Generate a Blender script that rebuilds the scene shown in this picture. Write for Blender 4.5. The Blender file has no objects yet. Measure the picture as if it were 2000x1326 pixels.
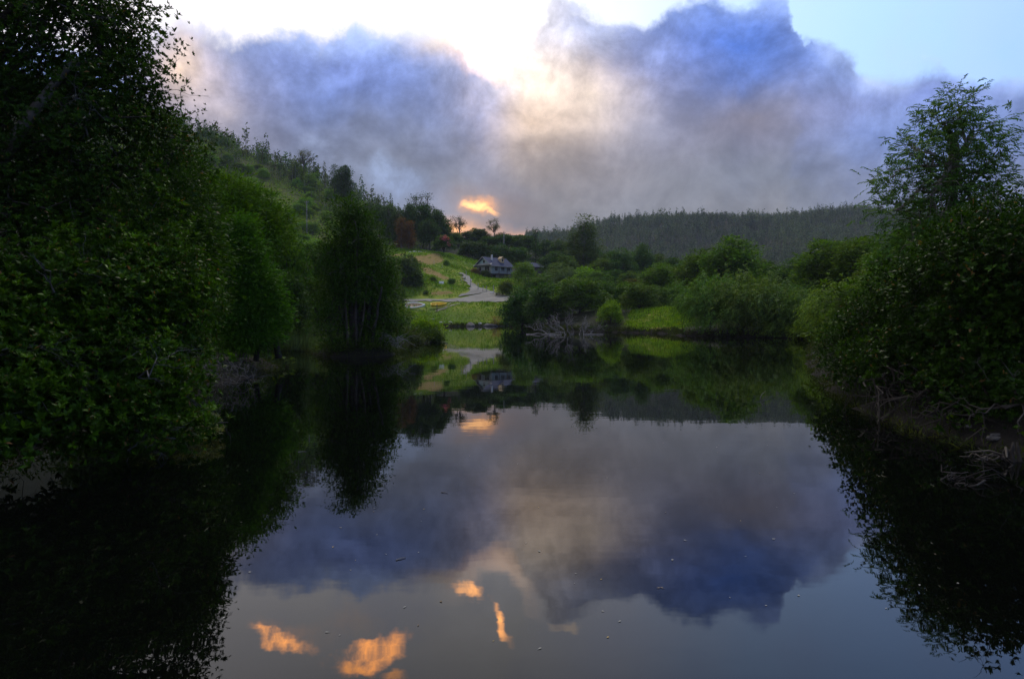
import bpy, math
import numpy as np
from mathutils import Vector

rad = math.radians
S = bpy.context.scene
COL = S.collection
R = np.random.default_rng(11)

# ------------------------------------------------------------------ camera
FPX, CX, CY = 1333.3, 1000.0, 663.0          # a 24 mm lens on a 36 mm frame, in photograph pixels
EYE = 2.0
PITCH = -math.atan(46.0 / FPX)
cam_d = bpy.data.cameras.new('camera')
cam_d.lens = 24.0
cam_d.sensor_width = 36.0
cam_d.clip_start = 0.1
cam_d.clip_end = 20000
cam = bpy.data.objects.new('camera', cam_d)
cam.location = (0, 0, EYE)
cam.rotation_euler = (math.pi / 2 + PITCH, 0, 0)
COL.objects.link(cam)
S.camera = cam


def ray(x, y):
    dx, dy = (x - CX) / FPX, (CY - y) / FPX
    c, s = math.cos(PITCH), math.sin(PITCH)
    return np.array([dx, c - dy * s, s + dy * c])


def P(x, y, D):
    """the place that lies D metres ahead in the direction of a photograph pixel"""
    d = ray(x, y)
    d = d * (D / d[1])
    return np.array([d[0], D, EYE + d[2]])


def azel(x, y):
    d = ray(x, y)
    return math.degrees(math.atan2(d[0], d[1])), math.degrees(math.asin(d[2] / np.linalg.norm(d)))


# ------------------------------------------------------------------ sky
SUN_EL, SUN_AZ = 58.0, 8.0                  # high light through thin cloud
world = bpy.data.worlds.new('World')
S.world = world
world.use_nodes = True
NT = world.node_tree
NT.nodes.clear()


class NB:
    """small helper to write node graphs as expressions"""

    def __init__(self, nt):
        self.nt = nt

    def new(self, t, **kw):
        n = self.nt.nodes.new(t)
        for k, v in kw.items():
            setattr(n, k, v)
        return n

    def link(self, a, sock):
        if isinstance(a, (int, float)):
            sock.default_value = a
        elif isinstance(a, (tuple, list)):
            v = list(a)
            if len(sock.default_value) == 4 and len(v) == 3:
                v.append(1.0)
            sock.default_value = v
        else:
            self.nt.links.new(a, sock)

    def m(self, op, a, b=0.0, c=0.0, clamp=False):
        n = self.new('ShaderNodeMath', operation=op, use_clamp=clamp)
        self.link(a, n.inputs[0])
        self.link(b, n.inputs[1])
        self.link(c, n.inputs[2])
        return n.outputs[0]

    def step(self, v, lo, hi, to0=0.0, to1=1.0, kind='SMOOTHSTEP'):
        n = self.new('ShaderNodeMapRange', interpolation_type=kind)
        self.link(v, n.inputs['Value'])
        n.inputs['From Min'].default_value = lo
        n.inputs['From Max'].default_value = hi
        n.inputs['To Min'].default_value = to0
        n.inputs['To Max'].default_value = to1
        return n.outputs['Result']

    def mix(self, f, a, b, blend='MIX'):
        n = self.new('ShaderNodeMix', data_type='RGBA', blend_type=blend)
        self.link(f, n.inputs[0])
        self.link(a, n.inputs[6])
        self.link(b, n.inputs[7])
        return n.outputs[2]

    def noise(self, vec, scale, detail=4.0, rough=0.55, dist=0.0, color=False):
        n = self.new('ShaderNodeTexNoise')
        if vec is not None:
            self.link(vec, n.inputs['Vector'])
        n.inputs['Scale'].default_value = scale
        n.inputs['Detail'].default_value = detail
        n.inputs['Roughness'].default_value = rough
        n.inputs['Distortion'].default_value = dist
        return n.outputs['Color' if color else 'Fac']

    def ramp(self, f, stops, interp='LINEAR'):
        n = self.new('ShaderNodeValToRGB')
        n.color_ramp.interpolation = interp
        els = n.color_ramp.elements
        while len(els) < len(stops):
            els.new(0.5)
        for e, (p, c) in zip(els, stops):
            e.position = p
            e.color = (*c, 1)
        self.link(f, n.inputs['Fac'])
        return n.outputs['Color']

    def vec(self, x, y, z):
        n = self.new('ShaderNodeCombineXYZ')
        for k, v in enumerate((x, y, z)):
            self.link(v, n.inputs[k])
        return n.outputs[0]

    def sep(self, v):
        n = self.new('ShaderNodeSeparateXYZ')
        self.link(v, n.inputs[0])
        return n.outputs

    def vmath(self, op, a, b=(0, 0, 0)):
        n = self.new('ShaderNodeVectorMath', operation=op)
        self.link(a, n.inputs[0])
        self.link(b, n.inputs[1])
        return n.outputs[0]


def build_sky():
    b = NB(NT)
    d = b.new('ShaderNodeTexCoord').outputs['Generated']
    x, y, z = b.sep(d)
    az = b.m('MULTIPLY', b.m('ARCTAN2', x, y), 57.29578)
    el = b.m('MULTIPLY', b.m('ARCSINE', b.m('MAXIMUM', b.m('MINIMUM', z, 1.0), -1.0)), 57.29578)
    # two scales of billowing
    n1 = b.sep(b.noise(d, 5.0, 5.0, 0.56, 0.0, color=True))
    n2 = b.sep(b.noise(d, 17.0, 4.0, 0.62, 0.0, color=True))
    puff = b.noise(d, 11.0, 8.0, 0.64, 0.2)
    puff2 = b.noise(b.vmath('ADD', d, (-0.004, 0.0, 0.018)), 11.0, 6.0, 0.64, 0.2)
    relief = b.m('SUBTRACT', puff, puff2)
    wa = b.m('ADD', b.m('MULTIPLY_ADD', n1[0], 11.0, -5.5), b.m('MULTIPLY_ADD', n2[0], 3.0, -1.5))
    we = b.m('ADD', b.m('MULTIPLY_ADD', n1[1], 8.0, -4.0), b.m('MULTIPLY_ADD', n2[1], 3.4, -1.7))
    VA = b.vec(b.m('ADD', az, wa), b.m('ADD', el, we), 0.0)
    a2 = b.m('MULTIPLY_ADD', wa, 0.55, az)
    e2 = b.m('MULTIPLY_ADD', we, 0.55, el)
    VB = b.vec(a2, e2, 0.0)
    # clear sky
    sky = b.new('ShaderNodeTexSky', sky_type='NISHITA')
    sky.sun_disc = False
    sky.sun_elevation = rad(SUN_EL)
    sky.sun_rotation = rad(SUN_AZ)
    sky.altitude = 200
    sky.air_density = 1.0
    sky.dust_density = 1.0
    sky.ozone_density = 1.5
    clear = b.mix(1.0, sky.outputs['Color'], (0.62, 0.62, 0.62), 'MULTIPLY')
    K = 10.0                                   # Background strength is 0.1

    def c(r, g, bl, s=1.0):
        return (r * K * s, g * K * s, bl * K * s)
    # thin bright veil above the bank: white towards the sunset side, pale cyan away from it
    t = b.step(a2, -40, 42, 0, 1, 'LINEAR')
    veil = b.ramp(t, [(0.0, c(.95, .90, .92)), (0.25, c(.98, .95, 1.0)), (0.5, c(1.0, .98, 1.0)), (0.6, c(.86, .92, 1.15)),
                      (0.72, c(.55, .78, 1.25)), (0.9, c(.39, .65, 1.22)), (1.0, c(.27, .53, 1.15))])
    wisp = b.step(n1[2], 0.42, 0.66)
    veil = b.mix(b.m('MULTIPLY', wisp, 0.30), veil, c(.50, .60, 1.0))
    high = b.step(e2, 25, 40)
    upper = b.mix(b.step(n1[0], 0.36, 0.62), clear, c(.40, .45, .62))
    col = b.mix(high, veil, upper)

    def blob(col, px, py, rx, ry, color, amt, rot=0.0, V=VA, hard=False):
        """a soft elliptical patch of sky colour, centred on a direction, sizes in 1/23.3 degree"""
        ca, ce = azel(px, py)
        mp = b.new('ShaderNodeMapping', vector_type='TEXTURE')
        b.link(V, mp.inputs['Vector'])
        k = 1.0 if hard else 2.3
        mp.inputs['Location'].default_value = (ca, ce, 0)
        mp.inputs['Rotation'].default_value = (0, 0, rad(rot))
        mp.inputs['Scale'].default_value = (rx / 23.3 * k, ry / 23.3 * k, 1)
        g = b.new('ShaderNodeTexGradient', gradient_type='SPHERICAL' if hard else 'QUADRATIC_SPHERE')
        b.link(mp.outputs[0], g.inputs[0])
        f = b.m('MULTIPLY', b.step(g.outputs[1], 0.0, 0.75, 0, amt), b.step(puff, 0.34, 0.74)) if hard else b.m('MULTIPLY', g.outputs[1], min(1.25 * amt, 1.0))
        return b.mix(f, col, c(*color))
    # low light on cloud edges high above
    for px, py, rx, ry, color, amt, rot in (
            (560, -14, 100, 42, (2.4, 1.35, .9), .7, 20),
            (545, -28, 75, 26, (30.0, 10.5, 1.6), 1.0, 24),
            (660, 10, 80, 40, (1.3, 1.0, .85), .6, 0),
            (690, -62, 95, 30, (22.0, 7.6, 1.2), 1.0, -30),
            (640, -100, 60, 20, (8.0, 3.0, .6), .9, 10),
            (740, -110, 40, 16, (8.0, 3.0, .6), .9, 10),
            (950, 50, 150, 120, (1.12, 1.10, 1.16), .95, 0),
            (922, 78, 40, 16, (16.0, 6.6, 1.7), .95, 30),
            (1008, 20, 60, 16, (20.0, 8.0, 2.0), 1.0, 40),
            (1160, 20, 40, 12, (2.4, 1.8, 1.3), .8, 20)):
        col = blob(col, px, py, rx, ry, color, amt, rot, hard=True)
    # the cloud bank: its ragged upper edge as elevation over azimuth
    edge_px = [(-700, 60), (-200, 90), (180, 75), (300, 62), (430, 62), (520, 72), (610, 82), (690, 62), (760, 70), (830, 74),
               (880, 82), (930, 108), (962, 138), (985, 130), (1008, 100), (1034, 64), (1062, 26), (1096, 4), (1130, 22), (1190, 36),
               (1270, 28), (1320, 2), (1390, -6), (1440, 18), (1500, 0), (1548, 24), (1572, 84), (1640, 110), (1700, 150),
               (1770, 160), (1820, 140), (1880, 150), (1960, 160), (2100, 165), (2600, 120)]
    fc = b.new('ShaderNodeFloatCurve')
    cur = fc.mapping.curves[0]
    pts = []
    for px, py in edge_px:
        a_, e_ = azel(px, py)
        pts.append(((a_ + 65) / 130, e_ / 40))
    pts = [p for p in pts if 0 < p[0] < 1]
    cur.points[0].location = (0, pts[0][1])
    cur.points[1].location = (1, pts[-1][1])
    for p in pts:
        cur.points.new(*p)
    fc.mapping.update()
    an = b.step(b.m('MULTIPLY_ADD', n2[2], 5.0, b.m('MULTIPLY_ADD', n1[2], 4.0, b.m('ADD', az, -4.5))), -65, 65, 0, 1, 'LINEAR')
    b.link(an, fc.inputs['Value'])
    edge = b.m('MULTIPLY', fc.outputs[0], 40.0)
    ee = b.m('MULTIPLY_ADD', we, 0.42, el)
    depth = b.m('SUBTRACT', edge, ee)
    mask = b.step(b.m('MULTIPLY_ADD', puff, 5.5, b.m('ADD', depth, -2.75)), -0.45, 0.95)
    dd = b.m('MULTIPLY_ADD', n1[0], 7.0, b.m('ADD', depth, -3.5))
    t = b.step(dd, 0, 16, 0, 1, 'LINEAR')
    bank = b.ramp(t, [(0.0, c(.42, .54, .86)), (0.10, c(.25, .35, .70)), (0.24, c(.165, .235, .50)), (0.45, c(.175, .21, .345)),
                      (0.68, c(.185, .205, .27)), (1.0, c(.205, .207, .228))])
    # what the sunset does to it
    for px, py, rx, ry, color, amt, rot in (
            (1440, 90, 150, 85, (.09, .20, .68), .8, 0),
            (640, 130, 230, 60, (.17, .23, .58), .5, 0),
            (1210, 120, 60, 60, (.20, .27, .62), .5, 0),
            (1800, 200, 170, 40, (.15, .205, .50), .6, 0),
            (1130, 230, 150, 90, (.50, .44, .46), .8, 20),
            (1050, 160, 95, 95, (1.15, .88, .66), .9, 0),
            (1035, 85, 60, 75, (1.2, 1.08, 1.0), .9, 0),
            (1090, 40, 65, 60, (.80, .78, .86), .85, 0),
            (1170, 60, 60, 40, (.50, .56, .80), .6, 0),
            (1040, 255, 75, 50, (.92, .68, .50), .6, 0),
            (1150, 190, 75, 50, (.85, .70, .58), .6, 0),
            (880, 150, 60, 70, (.30, .33, .50), .5, 0),
            (335, 130, 60, 70, (1.0, .74, .55), .9, 0),
            (420, 210, 90, 80, (.42, .36, .36), .6, 0),
            (870, 92, 70, 24, (.92, .76, .66), .8, 0),
            (1470, 235, 150, 45, (.30, .27, .32), .6, 0),
            (1090, 330, 170, 60, (.26, .225, .215), .6, 0),
            
            (820, 392, 90, 30, (.22, .27, .41), .7, -15)):
        bank = blob(bank, px, py, rx, ry, color, amt, rot, VB)
    shade = b.step(b.m('ADD', b.m('MULTIPLY', puff, 0.6), b.m('MULTIPLY', n1[2], 0.4)), 0.36, 0.66, 0.78, 1.25)
    rl = b.m('MULTIPLY_ADD', b.step(relief, -0.2, 0.2, -0.24, 0.24, 'LINEAR'), b.step(depth, 13, 2, .25, 1.0), 1.0)
    shade = b.m('MULTIPLY', shade, rl)
    bank = b.mix(1.0, bank, b.vec(shade, shade, shade), 'MULTIPLY')
    for px, py, rx, ry, color, amt, rot in (
            (945, 412, 80, 30, (.46, .29, .20), .5, 0),
            (895, 447, 60, 12, (1.3, .60, .20), .85, 0),
            (1030, 456, 60, 10, (.85, .42, .22), .8, 0)):
        bank = blob(bank, px, py, rx, ry, color, amt, rot, VB)
    for px, py, rx, ry, color, amt, rot in ((775, 358, 90, 44, (.30, .38, .60), .9, -20), (755, 335, 36, 40, (.33, .41, .62), .8, 0), (650, 305, 95, 30, (.31, .37, .55), .8, -28),
                                            (945, 407, 56, 17, (1.1, .50, .20), .9, 6), (935, 408, 34, 8, (2.6, 1.3, .45), 1.0, 6), (968, 414, 24, 6, (2.0, .95, .32), .9, -12)):
        bank = blob(bank, px, py, rx, ry, color, amt, rot, VB, True)
    col = b.mix(mask, col, bank)
    # gilded edge where the sun stands behind the bank
    rim = b.m('MULTIPLY', b.step(depth, -1.6, -0.1), b.step(depth, 1.8, 0.2))
    rimc = blob((0.0, 0.0, 0.0), 975, 100, 62, 95, (1.6, .9, .45), 1.0, 0, VB)
    col = b.mix(rim, col, b.mix(1.0, col, rimc, 'ADD'))
    bg = b.new('ShaderNodeBackground')
    bg.inputs['Strength'].default_value = 0.1
    b.link(col, bg.inputs['Color'])
    out = b.new('ShaderNodeOutputWorld')
    NT.links.new(bg.outputs[0], out.inputs[0])


build_sky()
world.cycles.sampling_method = 'MANUAL'
world.cycles.sample_map_resolution = 512

sun_d = bpy.data.lights.new('sun', 'SUN')
sun_d.energy = 1.5
sun_d.angle = rad(14)
sun_d.color = (1.0, 0.93, 0.82)
sun = bpy.data.objects.new('sun', sun_d)
sdir = Vector((math.sin(rad(SUN_AZ)) * math.cos(rad(SUN_EL)), math.cos(rad(SUN_AZ)) * math.cos(rad(SUN_EL)), math.sin(rad(SUN_EL))))
sun.rotation_euler = sdir.to_track_quat('Z', 'Y').to_euler()
sun.location = (0, 100, 120)
COL.objects.link(sun)

S.view_settings.view_transform = 'Standard'
S.view_settings.look = 'None'
S.view_settings.exposure = 0.3
S.view_settings.gamma = 1.0
S.render.engine = 'CYCLES'
S.cycles.max_bounces = 6
S.cycles.diffuse_bounces = 3
S.cycles.glossy_bounces = 3
S.cycles.transmission_bounces = 3
S.cycles.use_denoising = True
S.cycles.denoiser = 'OPENIMAGEDENOISE'
S.cycles.denoising_prefilter = 'NONE'
S.cycles.use_adaptive_sampling = True
S.cycles.adaptive_threshold = 0.005
S.cycles.sample_clamp_indirect = 3.0


# ------------------------------------------------------------------ materials
def new_mat(name):
    m = bpy.data.materials.new(name)
    m.use_nodes = True
    m.node_tree.nodes.clear()
    b = NB(m.node_tree)
    out = b.new('ShaderNodeOutputMaterial')
    return m, b, out


def leaf_material(name, gloss=0.5, transl=0.3, spread=0.5, dead=0.0, stand=0.0, fresh=(1.45, 1.15, 0.6), grain=1.1):
    """colour comes from the object; every leaf differs a little, clumps lean yellow or dark"""
    m, b, out = new_mat(name)
    oi = b.new('ShaderNodeObjectInfo')
    geo = b.new('ShaderNodeNewGeometry')
    rnd = geo.outputs['Random Per Island']
    tc = b.new('ShaderNodeTexCoord').outputs['Object']
    clump = b.noise(tc, grain, 3.0, 0.65)
    base = b.mix(1.0, oi.outputs['Color'], (.88, 1.0, .55), 'MULTIPLY')
    f = b.m('MULTIPLY_ADD', rnd, 2 * spread, 1.0 - spread)
    col = b.mix(1.0, base, b.vec(f, f, f), 'MULTIPLY')
    yel = b.mix(1.0, col, fresh, 'MULTIPLY')
    col = b.mix(b.step(clump, 0.42, 0.68), col, yel)
    if stand:                                              # tree-sized differences in a wood
        sp = b.m('ADD', b.m('MULTIPLY', b.noise(b.vmath('MULTIPLY', tc, (1, 1, .25)), stand, 3.0, 0.7), .7), b.m('MULTIPLY', b.noise(tc, .018, 3.0, .6), .3))
        col = b.mix(b.step(sp, .36, .62), b.mix(1.0, col, (.30, .36, .42), 'MULTIPLY'), b.mix(1.0, col, (1.5, 1.4, 1.35), 'MULTIPLY'))
    if dead:
        col = b.mix(b.step(rnd, 1.0 - dead, 1.0 - dead + 0.01), col, (0.16, 0.085, 0.03))
    p = b.new('ShaderNodeBsdfPrincipled')
    b.link(col, p.inputs['Base Color'])
    p.inputs['Roughness'].default_value = gloss
    p.inputs['Specular IOR Level'].default_value = 0.1
    tr = b.new('ShaderNodeBsdfTranslucent')
    b.link(b.mix(1.0, col, (1.5, 1.5, 0.6), 'MULTIPLY'), tr.inputs['Color'])
    mx = b.new('ShaderNodeMixShader')
    mx.inputs[0].default_value = transl
    b.nt.links.new(p.outputs[0], mx.inputs[1])
    b.nt.links.new(tr.outputs[0], mx.inputs[2])
    b.nt.links.new(mx.outputs[0], out.inputs[0])
    return m


def plain(name, col, col2=None, rough=0.8, scale=3.0, bump=0.0, bscale=12.0, detail=5.0, metal=0.0, coord='Object', stretch=None):
    m, b, out = new_mat(name)
    tc = b.new('ShaderNodeTexCoord').outputs[coord]
    if stretch:
        tc = b.vmath('MULTIPLY', tc, stretch)
    p = b.new('ShaderNodeBsdfPrincipled')
    if col2:
        n = b.noise(tc, scale, detail, 0.62)
        b.link(b.mix(b.step(n, 0.34, 0.66), col, col2), p.inputs['Base Color'])
    else:
        b.link(col, p.inputs['Base Color'])
    p.inputs['Roughness'].default_value = rough
    p.inputs['Metallic'].default_value = metal
    p.inputs['Specular IOR Level'].default_value = 0.3
    if bump:
        bn = b.new('ShaderNodeBump')
        bn.inputs['Strength'].default_value = bump
        bn.inputs['Distance'].default_value = 0.05
        b.link(b.noise(tc, bscale, 6.0, 0.65), bn.inputs['Height'])
        b.nt.links.new(bn.outputs[0], p.inputs['Normal'])
    b.nt.links.new(p.outputs[0], out.inputs[0])
    return m


LEAF = leaf_material('leaf', 0.6, 0.30, 0.5)
LEAF_GLOSSY = leaf_material('leaf_glossy', 0.45, 0.25, 0.5, 0.02, 0.0, (2.3, 2.1, .8), 2.2)
LEAF_WOOD = leaf_material('leaf_wood', 0.7, 0.2, 0.6, 0.0, 0.16)
BARK = plain('bark', (.055, .045, .036), (.12, .105, .09), 0.9, 2.5, 0.6, 9)
BARK_PALE = plain('bark_pale', (.12, .105, .085), (.23, .205, .17), 0.85, 3.0, 0.5, 9)
BARK_DARK = plain('bark_dark', (.022, .018, .015), (.05, .042, .035), 0.95, 3.0, 0.5, 9)
TWIG = plain('dead_twig', (.045, .04, .037), (.115, .108, .10), 0.85, 5.0)
DEADWOOD = plain('dead_wood', (.11, .10, .095), (.24, .225, .21), 0.8, 4.0, 0.4, 15)
DRIFT = plain('drift_wood', (.035, .029, .024), (.085, .072, .06), 0.85, 4.0, 0.5, 15)


# ------------------------------------------------------------------ mesh helpers
def quads_mesh(name, V, mat):
    """V: (n,4,3) leaf quads"""
    n = V.shape[0]
    me = bpy.data.meshes.new(name)
    me.vertices.add(n * 4)
    me.vertices.foreach_set('co', V.reshape(-1).astype(np.float32))
    me.loops.add(n * 4)
    me.loops.foreach_set('vertex_index', np.arange(n * 4, dtype=np.int32))
    me.polygons.add(n)
    me.polygons.foreach_set('loop_start', np.arange(0, n * 4, 4, dtype=np.int32))
    me.polygons.foreach_set('loop_total', np.full(n, 4, dtype=np.int32))
    me.update(calc_edges=True)
    me.materials.append(mat)
    return me


class Geo:
    def __init__(self):
        self.v, self.f = [], []

    def tube(self, pts, r0, r1=None, sides=6, cap=True, taper=1.0):
        pts = np.asarray(pts, float)
        n = len(pts)
        r1 = r0 if r1 is None else r1
        base = len(self.v)
        tang = np.gradient(pts, axis=0)
        tang /= np.linalg.norm(tang, axis=1)[:, None] + 1e-9
        ref = np.array([0.31, 0.92, 0.23])
        for i in range(n):
            t = tang[i]
            u = np.cross(t, ref)
            if np.linalg.norm(u) < 0.15:
                u = np.cross(t, np.array([1.0, 0.1, 0.2]))
            u /= np.linalg.norm(u)
            w = np.cross(t, u)
            k = (i / (n - 1)) ** taper
            r = r0 * (1 - k) + r1 * k
            for s in range(sides):
                a = 2 * math.pi * s / sides
                self.v.append(pts[i] + r * (math.cos(a) * u + math.sin(a) * w))
        for i in range(n - 1):
            for s in range(sides):
                a0 = base + i * sides + s
                a1 = base + i * sides + (s + 1) % sides
                self.f.append((a0, a1, a1 + sides, a0 + sides))
        if cap:
            self.f.append(tuple(base + s for s in range(sides))[::-1])
            self.f.append(tuple(base + (n - 1) * sides + s for s in range(sides)))
        return self

    def box(self, c, size, rz=0.0, tilt=(0, 0)):
        base = len(self.v)
        cz, sz = math.cos(rz), math.sin(rz)
        for dz in (-.5, .5):
            for dx, dy in ((-.5, -.5), (.5, -.5), (.5, .5), (-.5, .5)):
                x, y, z = dx * size[0], dy * size[1], dz * size[2]
                x += tilt[0] * z
                y += tilt[1] * z
                self.v.append(np.array([c[0] + cz * x - sz * y, c[1] + sz * x + cz * y, c[2] + z]))
        self.f += [tuple(base + i for i in q) for q in ((3, 2, 1, 0), (4, 5, 6, 7), (0, 1, 5, 4), (1, 2, 6, 5), (2, 3, 7, 6), (3, 0, 4, 7))]
        return self

    def poly(self, pts, faces):
        base = len(self.v)
        self.v += [np.asarray(p, float) for p in pts]
        self.f += [tuple(base + i for i in f) for f in faces]
        return self

    def prism(self, quad, thick):
        """a flat polygon given thickness downwards along its normal"""
        q = [np.asarray(p, float) for p in quad]
        n = np.cross(q[1] - q[0], q[2] - q[0])
        n /= np.linalg.norm(n)
        k = len(q)
        base = len(self.v)
        self.v += q + [p - n * thick for p in q]
        self.f.append(tuple(base + i for i in range(k)))
        self.f.append(tuple(base + k + i for i in range(k))[::-1])
        for i in range(k):
            j = (i + 1) % k
            self.f.append((base + i, base + k + i, base + k + j, base + j))
        return self

    def mesh(self, name, mat, smooth=False):
        me = bpy.data.meshes.new(name)
        me.from_pydata([tuple(map(float, p)) for p in self.v], [], self.f)
        if smooth:
            me.polygons.foreach_set('use_smooth', [True] * len(me.polygons))
        me.update()
        me.materials.append(mat)
        return me


def put(name, me, parent=None, color=None, loc=None, rz=0.0, scale=None):
    o = bpy.data.objects.new(name, me)
    COL.objects.link(o)
    if parent is not None:
        o.parent = parent
    if loc is not None:
        o.location = [float(t) for t in loc]
    o.rotation_euler = (0, 0, rz)
    if scale is not None:
        o.scale = scale
    if color is not None:
        o.color = (*color, 1.0)
    return o


def tag(o, label, cat, group=None):
    o['label'] = label
    o['category'] = cat
    if group:
        o['group'] = group
    return o


def thing(name, label, cat, loc=(0, 0, 0), rz=0.0, group=None, scale=None):
    o = bpy.data.objects.new(name, None)
    o.empty_display_size = 0.3
    COL.objects.link(o)
    o.location = [float(t) for t in loc]
    o.rotation_euler = (0, 0, rz)
    if scale is not None:
        o.scale = scale
    return tag(o, label, cat, group)


def unit(v):
    return v / (np.linalg.norm(v, axis=-1, keepdims=True) + 1e-9)


def kites(pos, d, nrm, L, W, fold=0.18):
    """leaf quads from base points, directions, normals, lengths and widths"""
    d = unit(d)
    side = unit(np.cross(d, nrm))
    up = np.cross(side, d)
    L = np.broadcast_to(np.asarray(L, float), (len(pos),))[:, None]
    W = np.broadcast_to(np.asarray(W, float), (len(pos),))[:, None]
    mid = pos + d * L * 0.52 + up * L * fold * 0.5
    return np.stack([pos, mid + side * W * 0.5, pos + d * L - up * L * fold * 0.3, mid - side * W * 0.5], axis=1)


def rand_unit(n, rng):
    return unit(rng.normal(size=(n, 3)))


def ellipsoid_points(blobs, n, rng, inner=0.45, up=0.15, rough=0.16, sprig=0.06):
    """clump centres spread through the outer part of a set of ellipsoids, gathered into boughs with gaps between them;
    a few sprigs stick out.  Returns centres, outward directions, ellipsoid index"""
    B = np.array(blobs, float)
    vol = (B[:, 3] * B[:, 4] * B[:, 5]) ** (2 / 3)
    m = int(n * 1.75)
    idx = rng.choice(len(B), m, p=vol / vol.sum())
    d = rand_unit(m, rng)
    d[:, 2] += up
    d = unit(d)
    r = (inner ** 3 + (1 - inner ** 3) * rng.random(m)) ** (1 / 3)
    r = r * (1 + rough * rng.normal(size=m))
    out_far = rng.random(m) < sprig
    r = np.where(out_far, r * rng.uniform(1.1, 1.32, m), r)
    c = B[idx, :3] + d * r[:, None] * B[idx, 3:6]
    w = 2 * math.pi / (0.62 * float(np.mean(B[:, 3:6])))
    f = np.zeros(m)
    for q in range(5):
        k = rand_unit(1, rng)[0] * w * rng.uniform(.6, 1.7)
        f += np.sin(c @ k + rng.uniform(0, 6.28))
    sel = np.sort(np.argsort(-(f + rng.normal(size=m) * .6 + 3 * out_far))[:n])
    c, d, idx = c[sel], d[sel], idx[sel]
    out = unit(d / B[idx, 3:6])
    return c, out, idx


def leaf_clumps(c, out, rng, per, rc, L, W, droop=0.0, flat=0.6):
    n = len(c)
    k = n * per
    cc = np.repeat(c, per, 0)
    oo = np.repeat(out, per, 0)
    off = rng.normal(size=(k, 3)) * rc * np.array([1, 1, flat])
    d = unit(off / rc * 0.8 + oo * 0.7 + rng.normal(size=(k, 3)) * 0.5 + np.array([0, 0, -droop]))
    nr = unit(np.array([0, 0, 1.0]) + oo * 0.5 + rng.normal(size=(k, 3)) * 0.55)
    s = rng.uniform(0.65, 1.3, k) * np.repeat(rng.uniform(.7, 1.3, n), per)
    return kites(cc + off, d, nr, L * s, W * s)


def rosettes(c, out, rng, per, rc, k, L, W):
    """small whorls of upright leaves at twig ends"""
    n = len(c) * per
    cc = np.repeat(c, per, 0)
    ax = unit(np.repeat(out, per, 0) * 0.6 + np.array([0, 0, 0.75]) + rng.normal(size=(n, 3)) * 0.35)
    cc = cc + rng.normal(size=(n, 3)) * rc
    u = unit(np.cross(ax, rng.normal(size=(n, 3))))
    v = np.cross(ax, u)
    sz = np.repeat(rng.uniform(.6, 1.35, len(c)), per)
    res = []
    for j in range(k):
        ph = 2 * math.pi * j / k + rng.uniform(-.4, .4, n)
        th = rng.uniform(0.35, 1.25, n)
        radial = u * np.cos(ph)[:, None] + v * np.sin(ph)[:, None]
        d = ax * np.cos(th)[:, None] + radial * np.sin(th)[:, None]
        nr = ax * np.sin(th)[:, None] - radial * np.cos(th)[:, None]
        s = rng.uniform(0.75, 1.2, n) * sz
        res.append(kites(cc, d, nr, L * s, W * s))
    return np.concatenate(res)


def fronds(c, out, rng, per, length, k, L, W, droop=0.5):
    """hanging feathery sprays: leaflets on both sides of an arching twig"""
    n = len(c) * per
    cc = np.repeat(c, per, 0) + rng.normal(size=(n, 3)) * length * 0.35
    d0 = np.repeat(out, per, 0) * 0.9 + rng.normal(size=(n, 3)) * 0.55
    d0[:, 2] = d0[:, 2] * 0.5 + 0.25
    d0 = unit(d0)
    res = []
    ln = length * rng.uniform(0.7, 1.3, n)
    for j in range(k):
        t = (j + 0.6) / k
        p = cc + d0 * (ln * t)[:, None] + np.array([0, 0, -1.0]) * (droop * ln * t * t)[:, None]
        tan = unit(d0 + np.array([0, 0, -2 * droop * t]))
        side = unit(np.cross(tan, np.array([0, 0, 1.0])))
        sg = 1 if j % 2 else -1
        d = unit(tan * 0.9 + side * sg * 0.55 + np.array([0, 0, -0.25]) + rng.normal(size=(n, 3)) * 0.15)
        nr = unit(np.cross(side, tan) + rng.normal(size=(n, 3)) * 0.3)
        s = rng.uniform(0.7, 1.2, n)
        res.append(kites(p, d, nr, L * s, W * s))
    return np.concatenate(res)


def wob(a, b, n, amp, rng, sag=0.0):
    a, b = np.asarray(a, float), np.asarray(b, float)
    t = np.linspace(0, 1, n)[:, None]
    p = a + (b - a) * t
    L = np.linalg.norm(b - a)
    j = rng.normal(size=(n, 3)) * amp * L
    j[0] = 0
    j[-1] *= 0.3
    p = p + j
    p[:, 2] += sag * L * 4 * (t[:, 0] * (1 - t[:, 0]))
    return p


def branches(g, base, fork, blobs, centres, idx, rng, r0, fine=60, trunk_pts=6):
    """trunk to a fork, a limb into each ellipsoid, thin branches from the limbs to some of the clumps"""
    base, fork = np.asarray(base, float), np.asarray(fork, float)
    g.tube(wob(base, fork, trunk_pts, 0.02, rng), r0 * 1.15, r0 * 0.75, 8)
    pick = rng.choice(len(centres), min(fine, len(centres)), replace=False)
    for i, bl in enumerate(blobs):
        c = np.array(bl[:3])
        start = base + (fork - base) * rng.uniform(0.55, 1.0)
        p = wob(start, c, 6, 0.045, rng, 0.06)
        g.tube(p, r0 * 0.55, r0 * 0.2, 6)
        for k in pick:
            if idx[k] == i:
                s = p[rng.integers(2, 6)]
                g.tube(wob(s, centres[k], 5, 0.06, rng, 0.05), r0 * 0.16, r0 * 0.035, 4, cap=False)
    return g


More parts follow.
